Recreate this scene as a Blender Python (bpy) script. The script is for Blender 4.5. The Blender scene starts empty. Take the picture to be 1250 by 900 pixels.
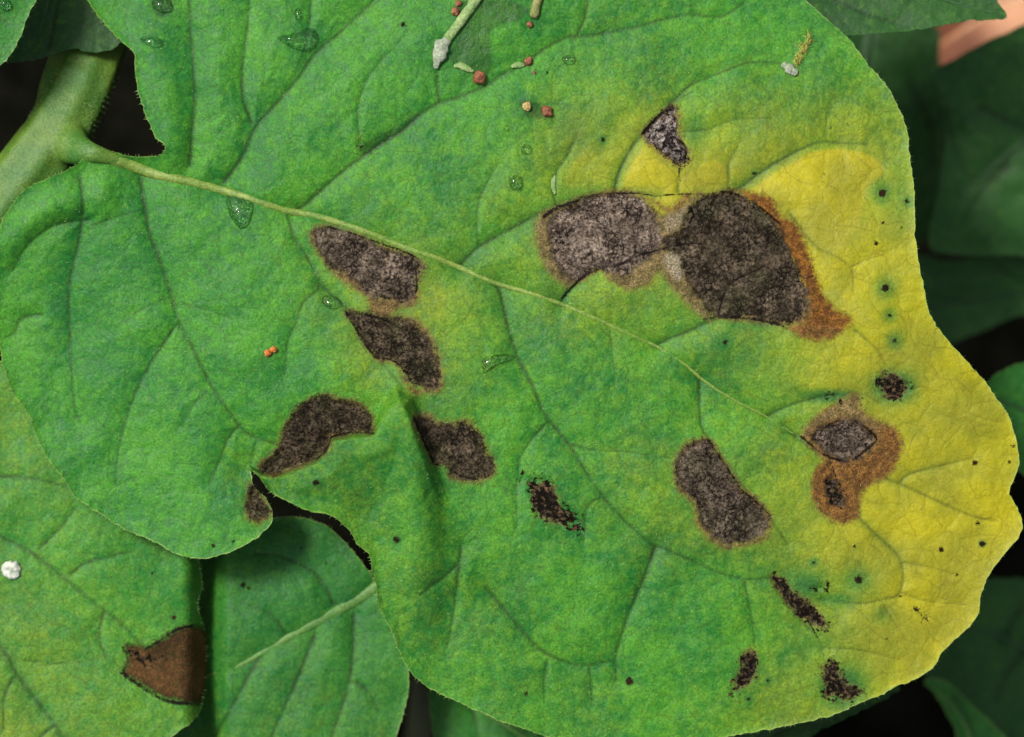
import bpy, math, random
import numpy as np
from mathutils import Vector, Matrix, noise as mnoise

R = math.radians
random.seed(7)
rng = np.random.default_rng(11)
S = bpy.context.scene
COL = S.collection

# ------------------------------------------------------------------ camera
U = 1e-4                      # one photograph pixel on the leaf plane = 0.1 mm
H = 0.42                      # camera height above the leaf plane
cam = bpy.data.cameras.new('camera')
cam.sensor_width = 36.0
cam.lens = 36.0 * H / (1250 * U)
cam.clip_start = 0.01
cam.clip_end = 50
cam.dof.use_dof = True
cam.dof.focus_distance = H
cam.dof.aperture_fstop = 9.5
cam_o = bpy.data.objects.new('camera', cam)
cam_o.location = (0, 0, H)
COL.objects.link(cam_o)
S.camera = cam_o

# ------------------------------------------------------------------ daylight (bright overcast)
SUN_EL, SUN_AZ = R(52), R(-52)          # azimuth from +Y towards +X: light comes from upper left
world = bpy.data.worlds.new('World')
S.world = world
world.use_nodes = True
wn = world.node_tree
bg = wn.nodes['Background']
sky = wn.nodes.new('ShaderNodeTexSky')
sky.sky_type = 'NISHITA'
sky.sun_disc = False
sky.sun_elevation = SUN_EL
sky.sun_rotation = SUN_AZ
sky.dust_density = 4.0
sky.air_density = 1.0
hsv = wn.nodes.new('ShaderNodeHueSaturation')          # thin cloud: the same sky, greyer
hsv.inputs['Saturation'].default_value = 0.3
wn.links.new(sky.outputs[0], hsv.inputs['Color'])
wn.links.new(hsv.outputs[0], bg.inputs['Color'])
bg.inputs['Strength'].default_value = 0.05
sl = bpy.data.lights.new('sun', 'SUN')
sl.energy = 1.5
sl.angle = R(14)
sl.color = (1.0, 0.95, 0.86)
so = bpy.data.objects.new('sun', sl)
COL.objects.link(so)
sd = Vector((math.cos(SUN_EL) * math.sin(SUN_AZ), math.cos(SUN_EL) * math.cos(SUN_AZ), math.sin(SUN_EL)))
so.rotation_euler = sd.to_track_quat('Z', 'Y').to_euler()
so.location = sd * 2

S.view_settings.view_transform = 'Standard'
S.view_settings.look = 'None'
S.view_settings.gamma = 1
S.view_settings.use_curve_mapping = False
S.view_settings.exposure = 1.72
S.render.engine = 'CYCLES'
S.cycles.max_bounces = 8
S.cycles.use_denoising = True

# ------------------------------------------------------------------ small helpers
def at(x, y, z=0.0):
    """photograph pixel + height (in pixel units) -> world point"""
    k = (H - z * U) / H
    return ((x - 625) * U * k, (450 - y) * U * k, z * U)

def smooth(a, b, x):
    t = np.clip((x - a) / (b - a), 0, 1)
    return t * t * (3 - 2 * t)

def catmull(pts, step=6.0, closed=False):
    P = np.array(pts, float)
    n = len(P)
    out = []
    rngi = range(n) if closed else range(n - 1)
    for i in rngi:
        p1, p2 = P[i], P[(i + 1) % n]
        if closed:
            p0, p3 = P[i - 1], P[(i + 2) % n]
        else:
            p0 = P[i - 1] if i > 0 else 2 * p1 - p2
            p3 = P[i + 2] if i + 2 < n else 2 * p2 - p1
        m = max(1, int(np.hypot(*(p2 - p1)[:2]) / step))
        for k in range(m):
            t = k / m
            out.append(0.5 * ((2 * p1) + (-p0 + p2) * t + (2 * p0 - 5 * p1 + 4 * p2 - p3) * t * t
                              + (-p0 + 3 * p1 - 3 * p2 + p3) * t ** 3))
    if not closed:
        out.append(P[-1])
    return np.array(out)

def seg_dist(X, Y, poly, closed):
    """distance to a polyline, and the arc parameter 0..1 of the closest point"""
    P = np.asarray(poly)
    Q = np.roll(P, -1, 0) if closed else P[1:]
    P0 = P if closed else P[:-1]
    best = np.full(X.shape, 1e9)
    bt = np.zeros(X.shape)
    n = len(P0)
    for i in range(n):
        ax, ay = P0[i][:2]
        dx, dy = Q[i][0] - ax, Q[i][1] - ay
        L = dx * dx + dy * dy + 1e-9
        t = np.clip(((X - ax) * dx + (Y - ay) * dy) / L, 0, 1)
        d = (X - ax - t * dx) ** 2 + (Y - ay - t * dy) ** 2
        m = d < best
        best = np.where(m, d, best)
        bt = np.where(m, (i + t) / n, bt)
    return np.sqrt(best), bt

def inside(X, Y, poly):
    P = np.asarray(poly)
    Q = np.roll(P, -1, 0)
    c = np.zeros(X.shape, bool)
    for (ax, ay), (bx, by) in zip(P[:, :2], Q[:, :2]):
        if ay == by:
            continue
        c ^= ((ay > Y) != (by > Y)) & (X < (bx - ax) * (Y - ay) / (by - ay) + ax)
    return c

class Field:
    """regular grid in photograph pixels on which all the leaf's properties are worked out"""
    def __init__(self, x0, y0, x1, y1, s):
        self.s = s
        self.xs = np.arange(x0, x1 + s, s)
        self.ys = np.arange(y0, y1 + s, s)
        self.X, self.Y = np.meshgrid(self.xs, self.ys)
        self.shape = self.X.shape
    def win(self, pts, pad):
        P = np.asarray(pts)
        i0 = np.searchsorted(self.xs, P[:, 0].min() - pad); i1 = np.searchsorted(self.xs, P[:, 0].max() + pad)
        j0 = np.searchsorted(self.ys, P[:, 1].min() - pad); j1 = np.searchsorted(self.ys, P[:, 1].max() + pad)
        return slice(j0, j1), slice(i0, i1)
    def sdf(self, poly, pad=22):
        out = np.full(self.shape, -float(pad))
        w = self.win(poly, pad)
        X, Y = self.X[w], self.Y[w]
        if X.size == 0:
            return out
        d, _ = seg_dist(X, Y, poly, True)
        out[w] = np.where(inside(X, Y, poly), d, -d)
        return out
    def noise(self, size, seed):
        """smooth value noise in -1..1 with features of about `size` pixels"""
        r = np.random.default_rng(seed)
        gx = (self.X - self.xs[0]) / size; gy = (self.Y - self.ys[0]) / size
        g = r.uniform(-1, 1, (int(gy.max()) + 3, int(gx.max()) + 3))
        ix = gx.astype(int); iy = gy.astype(int)
        fx = gx - ix; fy = gy - iy
        fx = fx * fx * (3 - 2 * fx); fy = fy * fy * (3 - 2 * fy)
        return ((g[iy, ix] * (1 - fx) + g[iy, ix + 1] * fx) * (1 - fy)
                + (g[iy + 1, ix] * (1 - fx) + g[iy + 1, ix + 1] * fx) * fy)

def mesh_from(name, verts, faces, mat, parent=None, normals=None, attrs=None, smooth_sh=True, local=None):
    """faces: (n,4) or (n,3) int array, or a python list of tuples"""
    me = bpy.data.meshes.new(name)
    V = np.asarray(verts, float)
    if local is not None:
        V = V - np.asarray(local)
    if isinstance(faces, np.ndarray):
        k = faces.shape[1]
        me.vertices.add(len(V)); me.vertices.foreach_set('co', V.ravel())
        me.loops.add(faces.size); me.loops.foreach_set('vertex_index', faces.ravel())
        me.polygons.add(len(faces))
        me.polygons.foreach_set('loop_start', np.arange(len(faces)) * k)
        me.update(calc_edges=True)
    else:
        me.from_pydata([tuple(v) for v in V], [], faces)
    if smooth_sh:
        me.polygons.foreach_set('use_smooth', np.ones(len(me.polygons), bool))
    if attrs:
        for an, arr in attrs.items():
            a = me.attributes.new(an, 'FLOAT', 'POINT')
            a.data.foreach_set('value', np.asarray(arr, np.float32))
    me.validate()
    if normals is not None:
        me.normals_split_custom_set_from_vertices(np.asarray(normals).tolist())
    if mat:
        me.materials.append(mat)
    o = bpy.data.objects.new(name, me)
    COL.objects.link(o)
    if parent:
        o.parent = parent
    return o

def tag(o, label=None, cat=None, group=None, kind=None):
    if label: o['label'] = label
    if cat: o['category'] = cat
    if group: o['group'] = group
    if kind: o['kind'] = kind
    return o

def thing(name, loc, label, cat, group=None):
    e = bpy.data.objects.new(name, None)
    e.empty_display_size = 0.005
    e.location = loc
    COL.objects.link(e)
    return tag(e, label, cat, group)

# ------------------------------------------------------------------ node helper
class NT:
    def __init__(self, name):
        self.m = bpy.data.materials.new(name)
        self.m.use_nodes = True
        self.t = self.m.node_tree
        self.p = self.t.nodes['Principled BSDF']
        self.out = self.t.nodes['Material Output']
        tc = self.t.nodes.new('ShaderNodeTexCoord')
        self.obj = tc.outputs['Object']
        self.px = self.vmul(self.obj, 1 / U)
    def set(self, sock, v):
        if isinstance(v, bpy.types.NodeSocket):
            self.t.links.new(v, sock)
        elif isinstance(v, tuple) and sock.type == 'RGBA':
            sock.default_value = v if len(v) == 4 else v + (1,)
        else:
            sock.default_value = v
    def vmul(self, v, k):
        n = self.t.nodes.new('ShaderNodeVectorMath'); n.operation = 'SCALE'
        self.set(n.inputs[0], v); n.inputs['Scale'].default_value = k
        return n.outputs[0]
    def vadd(self, a, b):
        n = self.t.nodes.new('ShaderNodeVectorMath'); n.operation = 'ADD'
        self.set(n.inputs[0], a); self.set(n.inputs[1], b)
        return n.outputs[0]
    def math(self, op, a, b=0.0, c=None, clamp=False):
        n = self.t.nodes.new('ShaderNodeMath'); n.operation = op; n.use_clamp = clamp
        self.set(n.inputs[0], a); self.set(n.inputs[1], b)
        if c is not None: self.set(n.inputs[2], c)
        return n.outputs[0]
    def mul(self, a, b): return self.math('MULTIPLY', a, b)
    def add(self, a, b): return self.math('ADD', a, b)
    def mad(self, a, b, c): return self.math('MULTIPLY_ADD', a, b, c)
    def ss(self, v, lo, hi, o0=0.0, o1=1.0):
        n = self.t.nodes.new('ShaderNodeMapRange'); n.interpolation_type = 'SMOOTHSTEP'
        self.set(n.inputs['Value'], v)
        for k, x in (('From Min', lo), ('From Max', hi), ('To Min', o0), ('To Max', o1)):
            n.inputs[k].default_value = x
        return n.outputs[0]
    def attr(self, a):
        n = self.t.nodes.new('ShaderNodeAttribute'); n.attribute_name = a
        return n.outputs['Fac']
    def noise(self, scale, detail=2.0, rough=0.5, vec=None, dist=0.0, color=False):
        n = self.t.nodes.new('ShaderNodeTexNoise')
        self.set(n.inputs['Vector'], vec or self.px)
        n.inputs['Scale'].default_value = scale; n.inputs['Detail'].default_value = detail
        n.inputs['Roughness'].default_value = rough; n.inputs['Distortion'].default_value = dist
        return n.outputs['Color' if color else 'Fac']
    def voro(self, scale, feature='F1', vec=None):
        n = self.t.nodes.new('ShaderNodeTexVoronoi'); n.feature = feature
        self.set(n.inputs['Vector'], vec or self.px); n.inputs['Scale'].default_value = scale
        return n.outputs['Distance']
    def mix(self, f, a, b, mode='MIX'):
        n = self.t.nodes.new('ShaderNodeMix'); n.data_type = 'RGBA'; n.blend_type = mode
        self.set(n.inputs[0], f); self.set(n.inputs[6], a); self.set(n.inputs[7], b)
        return n.outputs[2]
    def scale_col(self, col, f):
        n = self.t.nodes.new('ShaderNodeVectorMath'); n.operation = 'SCALE'
        self.set(n.inputs[0], col); self.set(n.inputs['Scale'], f)
        return n.outputs[0]
    def bump(self, h, strength, dist, normal=None):
        n = self.t.nodes.new('ShaderNodeBump')
        n.inputs['Strength'].default_value = strength; n.inputs['Distance'].default_value = dist
        self.set(n.inputs['Height'], h)
        if normal: self.set(n.inputs['Normal'], normal)
        return n.outputs[0]

def leaf_material(name, gd, gl, yel_a=(0.275, 0.250, 0.005), yel_b=(0.185, 0.182, 0.010), rough=0.54, spec=0.2,
                  grain=0.5, sick=True):
    N = NT(name)
    n1 = N.noise(0.011, 3)
    n2 = N.noise(0.075, 4, 0.6)
    n3 = N.noise(0.33, 3, 0.65)
    n4 = N.noise(0.21, 2, 0.5)
    g = N.mix(N.ss(N.mad(n1, 0.6, N.mul(n2, 0.5)), 0.4, 0.72), gd, gl)
    g = N.mix(N.ss(N.noise(0.10, 3, 0.6), 0.54, 0.72, 0, 0.5), g, N.mix(0.5, gl, (0.075, 0.19, 0.008)))
    g = N.mix(N.ss(N.noise(0.085, 3, 0.6), 0.54, 0.76, 0, 0.38), g, (gd[0] * 0.7, gd[1] * 0.72, gd[2]))
    y = N.mix(N.ss(N.noise(0.014, 4), 0.35, 0.65), yel_a, yel_b)
    yy = N.mad(N.math('SUBTRACT', n2, 0.5), 0.45, N.attr('yel'))
    yy = N.mul(N.ss(yy, 0.02, 1.0), N.ss(N.attr('yel'), 0.0, 0.12))
    c = N.mix(yy, g, y)
    isl = N.attr('isl')
    c = N.mix(N.mul(N.ss(N.mad(N.math('SUBTRACT', n2, 0.5), 0.5, isl), 0.05, 0.95), 0.85), c, (0.014, 0.078, 0.014))
    c = N.mix(N.mul(N.attr('vein'), N.ss(n2, 0.25, 0.7, 0.5, 0.95)), c, N.scale_col(c, 0.16))  # darker vein pigment plus the groove's shadow painted in
    # epidermis grain: hair glints painted in as paler specks, and darker pits
    gk = N.mad(N.ss(N.attr('yel'), 0.2, 0.9), -0.72, 1.0)          # yellowed tissue is smoother
    c = N.scale_col(c, N.mad(N.math('SUBTRACT', N.ss(n3, 0.25, 0.75, 1 - grain * 0.62, 1 + grain * 0.62), 1.0), gk, 1.0))
    c = N.mix(N.mul(gk, N.ss(n4, 0.64, 0.74, 0, 0.30)), c, N.scale_col(c, 1.7))
    c = N.mix(N.mul(gk, N.ss(n4, 0.36, 0.27, 0, 0.35)), c, N.scale_col(c, 0.5))
    rv = N.vadd(N.px, N.vmul(N.noise(0.03, 3, color=True), 22.0))
    r1 = N.voro(0.032, 'DISTANCE_TO_EDGE', rv)
    r2 = N.voro(0.085, 'DISTANCE_TO_EDGE', rv)
    net = N.math('MAXIMUM', N.ss(r1, 0.055, 0.005, 0, 1.0), N.ss(r2, 0.08, 0.01, 0, 0.45))
    c = N.mix(N.mul(net, N.ss(n2, 0.3, 0.7, 0.16, 0.48)), c, N.scale_col(c, 0.45))  # veinlet net; relief shading between bulging cells goes into the colour too
    h = N.add(N.mul(n3, 0.7), N.mul(n2, 0.8))
    h = N.add(h, N.add(N.ss(r1, 0.0, 0.3, 0, 0.42), N.ss(r2, 0.0, 0.3, 0, 0.14)))
    ro = N.ss(n2, 0.3, 0.7, rough - 0.08, rough + 0.1)
    sp = spec
    wet = N.attr('wet')
    c = N.mix(N.mul(wet, 0.8), c, N.scale_col(c, 0.42))
    ro = N.mad(wet, -0.06, ro)
    c = N.mix(N.mul(N.ss(N.attr('edg'), 0.45, 0.95), N.ss(n4, 0.3, 0.6, 0.2, 0.8)), c, (0.17, 0.26, 0.055) if sick else (0.02, 0.07, 0.014))
    if sick:
        d5 = N.noise(0.14, 3, 0.6)
        d6 = N.noise(0.42, 2, 0.6)
        wob = N.add(N.mad(N.math('SUBTRACT', d5, 0.5), 0.40, 0.0), N.mul(N.math('SUBTRACT', d6, 0.5), 0.55))   # 40 px of sdf span 0..1
        # dry tan / rusty tissue
        td = N.add(N.attr('tan'), N.mul(wob, 0.7))
        tm = N.ss(td, 0.38, 0.64)
        ta = N.mix(N.ss(d5, 0.35, 0.65), (0.150, 0.108, 0.048), (0.080, 0.062, 0.024))
        oc = N.mix(N.ss(d5, 0.35, 0.65), (0.150, 0.062, 0.012), (0.070, 0.027, 0.009))
        tc = N.mix(N.attr('ora'), ta, oc)
        tc = N.mix(N.ss(N.attr('pal'), 0.0, -1.0, 0, 0.8), tc, N.mix(N.ss(N.noise(0.02, 3), 0.3, 0.7), (0.016, 0.008, 0.004), (0.085, 0.040, 0.013)))
        tc = N.mix(N.ss(N.attr('pal'), 0.0, 1.0), tc, (0.185, 0.155, 0.105))
        tc = N.scale_col(tc, N.ss(d6, 0.28, 0.72, 0.45, 1.5))
        tc = N.mix(N.ss(td, 0.60, 0.48, 0, 0.35), tc, N.mix(N.attr('ora'), (0.15, 0.12, 0.02), (0.10, 0.030, 0.008)))
        tc = N.mix(N.mul(N.ss(N.attr('pal'), 0.0, -1.0), N.ss(td, 0.74, 0.52, 0, 0.85)), tc, (0.014, 0.007, 0.004))
        c = N.mix(N.mul(tm, N.ss(d6, 0.2, 0.5, 0.75, 1.0)), c, tc)
        # dead necrotic tissue with a crackle of fine black lines and pits
        nd = N.add(N.attr('nec'), wob)
        nm = N.ss(nd, 0.42, 0.60)
        wv = N.vadd(N.px, N.vmul(N.noise(0.12, 2, color=True), 9.0))
        e1 = N.voro(0.115, 'DISTANCE_TO_EDGE', wv)
        e2 = N.voro(0.24, 'DISTANCE_TO_EDGE', wv)
        br = N.mix(N.ss(N.noise(0.06, 4, 0.6), 0.35, 0.65), (0.056, 0.042, 0.027), (0.020, 0.017, 0.010))
        gr = N.mix(N.ss(N.noise(0.06, 4, 0.6), 0.35, 0.65), (0.150, 0.117, 0.094), (0.082, 0.061, 0.047))
        ring = N.math('SINE', N.mad(N.attr('nin'), 62.0, N.mul(N.noise(0.03, 3), 7.0)))
        br = N.mix(N.ss(N.noise(0.018, 3), 0.45, 0.65, 0, 0.6), br, (0.028, 0.030, 0.012))
        lc = N.mix(N.attr('gry'), br, gr)
        lc = N.scale_col(lc, N.mad(ring, 0.13, 1.0))
        st = N.noise(0.16, 3, 0.6, wv)
        lc = N.mix(N.ss(N.attr('gry'), 0.88, 1.0), lc, N.mix(N.ss(st, 0.42, 0.56), (0.014, 0.011, 0.011), (0.165, 0.140, 0.125)))
        lc = N.scale_col(lc, N.ss(N.noise(0.30, 2, 0.55), 0.27, 0.73, 0.40, 1.6))
        lc = N.scale_col(lc, N.ss(N.noise(0.035, 3, 0.6), 0.3, 0.7, 0.65, 1.35))
        pit = N.math('MULTIPLY', N.ss(N.noise(0.03, 3, 0.6), 0.46, 0.62), N.ss(e1, 0.14, 0.03))
        pit = N.math('MAXIMUM', pit, N.mul(N.ss(e2, 0.12, 0.02), N.ss(N.noise(0.028, 3, 0.6), 0.50, 0.64, 0, 0.8)))
        pit = N.math('MAXIMUM', pit, N.mul(N.ss(N.noise(0.20, 2, 0.5), 0.44, 0.35), N.ss(N.noise(0.022, 3, 0.6), 0.38, 0.58, 0.15, 1.0)))
        pit = N.math('MAXIMUM', pit, N.mul(N.ss(N.noise(0.27, 3, 0.7), 0.455, 0.39), N.ss(N.noise(0.02, 3, 0.6), 0.40, 0.55, 0.25, 1.0)))
        lc = N.mix(N.mul(pit, 0.9), lc, (0.005, 0.004, 0.0035))
        lc = N.mix(N.ss(N.noise(0.25, 2, 0.6, N.vadd(N.px, (31.0, 17.0, 5.0))), 0.60, 0.72, 0, 0.55), lc, N.scale_col(lc, 2.0))
        lc = N.mix(N.mul(N.attr('vein'), 0.8), lc, (0.008, 0.006, 0.006))
        lc = N.mix(N.mul(N.ss(nd, 0.62, 0.50), N.ss(d5, 0.38, 0.6, 0.1, 0.75)), lc, (0.014, 0.009, 0.006))
        c = N.mix(nm, c, lc)
        km = N.mul(N.ss(N.add(N.attr('crk'), N.mul(wob, 1.6)), 0.42, 0.74), N.ss(N.noise(0.05, 3, 0.6), 0.34, 0.52, 0.25, 0.95))
        c = N.mix(km, c, (0.007, 0.005, 0.005))
        # ragged black flecks
        fd = N.add(N.attr('fle'), N.mul(N.math('SUBTRACT', N.noise(0.15, 3, 0.65), 0.53), 1.15))
        fm = N.ss(fd, 0.47, 0.60)
        fc = N.mix(N.ss(N.noise(0.17, 3, 0.6), 0.50, 0.66), (0.006, 0.005, 0.004), (0.085, 0.055, 0.030))
        c = N.mix(fm, c, fc)
        # pin-prick spots, crisp and dark brown
        sm = N.ss(N.add(N.attr('spt'), N.mul(wob, 0.4)), 0.47, 0.56)
        c = N.mix(sm, c, N.mix(N.attr('ora'), (0.007, 0.007, 0.005), (0.036, 0.016, 0.006)))
        dead = N.math('MAXIMUM', N.math('MAXIMUM', nm, fm), N.math('MAXIMUM', N.math('MAXIMUM', sm, km), N.mul(tm, 0.7)))
        ro = N.mad(dead, 0.28, ro)
        sp = N.mad(dead, -spec * 0.92, spec)
        h = N.add(h, N.mul(dead, N.mad(d6, 1.6, N.mul(pit, -1.6))))
    N.set(N.p.inputs['Base Color'], c)
    N.set(N.p.inputs['Roughness'], ro)
    N.set(N.p.inputs['Specular IOR Level'], sp)
    N.set(N.p.inputs['Normal'], N.bump(h, 0.55, 0.00022))
    return N.m

def plain(name, a, b, scale, rough=0.6, spec=0.3, grain=0.3, bump=0.3, fine=0.35):
    N = NT(name)
    n = N.noise(scale, 4, 0.6); f = N.noise(fine, 3, 0.6)
    c = N.mix(N.ss(n, 0.32, 0.68), a, b)
    c = N.scale_col(c, N.ss(f, 0.25, 0.75, 1 - grain, 1 + grain))
    N.set(N.p.inputs['Base Color'], c)
    N.p.inputs['Roughness'].default_value = rough
    N.p.inputs['Specular IOR Level'].default_value = spec
    N.set(N.p.inputs['Normal'], N.bump(N.add(f, n), bump, 0.0003))
    return N.m

M = {}
M['leaf'] = leaf_material('blighted_leaf_tissue', (0.008, 0.096, 0.012), (0.040, 0.175, 0.011))
M['leaf_low'] = leaf_material('bright_leaf_tissue', (0.014, 0.120, 0.014), (0.044, 0.170, 0.014), grain=0.55)
M['leaf_mid'] = leaf_material('mid_leaf_tissue', (0.009, 0.088, 0.013), (0.026, 0.130, 0.014), grain=0.55)
M['leaf_dark_shade'] = leaf_material('dark_shaded_leaf_tissue', (0.010, 0.046, 0.009), (0.019, 0.070, 0.012), grain=0.3, sick=False)  # dark green, with the shade on leaves lower down put into it
M['rib'] = plain('rib_skin', (0.075, 0.150, 0.016), (0.135, 0.195, 0.032), 0.05, 0.5, 0.35, 0.35)
M['rib_mid'] = plain('pale_rib_skin', (0.038, 0.125, 0.016), (0.070, 0.160, 0.026), 0.05, 0.5, 0.35, 0.3)
M['rib_dark_shade'] = plain('dark_shaded_rib_skin', (0.010, 0.048, 0.009), (0.016, 0.060, 0.012), 0.05, 0.5, 0.35, 0.3)  # ribs darkened to match, shade included in the colour
M['stem'] = plain('stem_skin', (0.028, 0.105, 0.013), (0.075, 0.145, 0.015), 0.016, 0.5, 0.35, 0.3, 0.4)
M['hair'] = plain('leaf_hair', (0.16, 0.27, 0.08), (0.22, 0.34, 0.12), 0.1, 0.4, 0.4, 0.1)
M['soil'] = plain('shaded_dark_soil', (0.0020, 0.0022, 0.0016), (0.006, 0.006, 0.004), 0.01, 0.95, 0.0, 0.6, 0.8, 0.08)  # near black: missing shade under the leaves is put into the soil colour
M['frass_red'] = plain('red_brown_frass', (0.12, 0.036, 0.014), (0.21, 0.075, 0.032), 0.15, 0.55, 0.4, 0.4, 0.6)
M['frass_orange'] = plain('orange_frass', (0.33, 0.085, 0.012), (0.42, 0.14, 0.03), 0.15, 0.6, 0.3, 0.4, 0.6)
M['tan'] = plain('tan_crumb', (0.30, 0.20, 0.06), (0.38, 0.30, 0.12), 0.15, 0.6, 0.3, 0.35, 0.5)
M['stalk'] = plain('dry_pale_stalk', (0.10, 0.19, 0.05), (0.19, 0.26, 0.10), 0.06, 0.6, 0.3, 0.35, 0.5)
M['white'] = plain('white_crumb', (0.15, 0.19, 0.12), (0.25, 0.28, 0.21), 0.12, 0.6, 0.3, 0.3, 0.5)
M['glare_spot'] = plain('glare_white', (0.22, 0.26, 0.20), (0.46, 0.48, 0.42), 0.12, 0.6, 0.3, 0.2, 0.5)
M['dry'] = plain('dry_orange_leaf', (0.22, 0.075, 0.028), (0.58, 0.36, 0.22), 0.010, 0.8, 0.2, 0.15, 0.3, 0.05)

def water_material():
    N = NT('clear_water')
    p = N.p
    p.inputs['Base Color'].default_value = (0.9, 1.0, 0.93, 1)
    p.inputs['Roughness'].default_value = 0.03
    p.inputs['IOR'].default_value = 1.33
    p.inputs['Transmission Weight'].default_value = 1.0
    N.set(p.inputs['Normal'], N.bump(N.noise(0.06, 2), 0.05, 0.0003))
    return N.m
M['water'] = water_material()

# ------------------------------------------------------------------ leaf builder
SDF_SPAN = 40.0
def enc(d):
    return np.clip(d / SDF_SPAN + 0.5, 0, 1)

def blobs(F, lst):
    """normalised gaussian blend of (x, y, value[, sigma]) samples"""
    w = np.full(F.shape, 1e-6); v = np.zeros(F.shape)
    for b in lst:
        x, y, val = b[:3]; sg = b[3] if len(b) > 3 else 48.0
        k = np.exp(-((F.X - x) ** 2 + (F.Y - y) ** 2) / (2 * sg * sg))
        w += k; v += k * val
    return v / w

def add_veins(F, veins, hgt, vein, vid, amp):
    for i, v in enumerate(veins):
        pts, w, dep, spread, major = v
        P = catmull(pts, 5)
        win = F.win(P, 110)
        X, Y = F.X[win], F.Y[win]
        if X.size == 0:
            continue
        d, t = seg_dist(X, Y, P, False)
        fade = 1 - 0.55 * t
        hgt[win] = np.maximum(hgt[win], amp * dep * fade * np.exp(-d / spread))
        prof = np.exp(-(d / (w * (1 - 0.35 * t))) ** 2) * (0.55 + 0.45 * fade) * min(1.0, 0.4 + dep / 9)
        old = vein[win]
        if major:
            vid[win] = np.where((d < w * 0.95 * (1 - 0.4 * t)) & (prof > old * 0.8), i, vid[win])
        vein[win] = np.maximum(old, prof)

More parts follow.
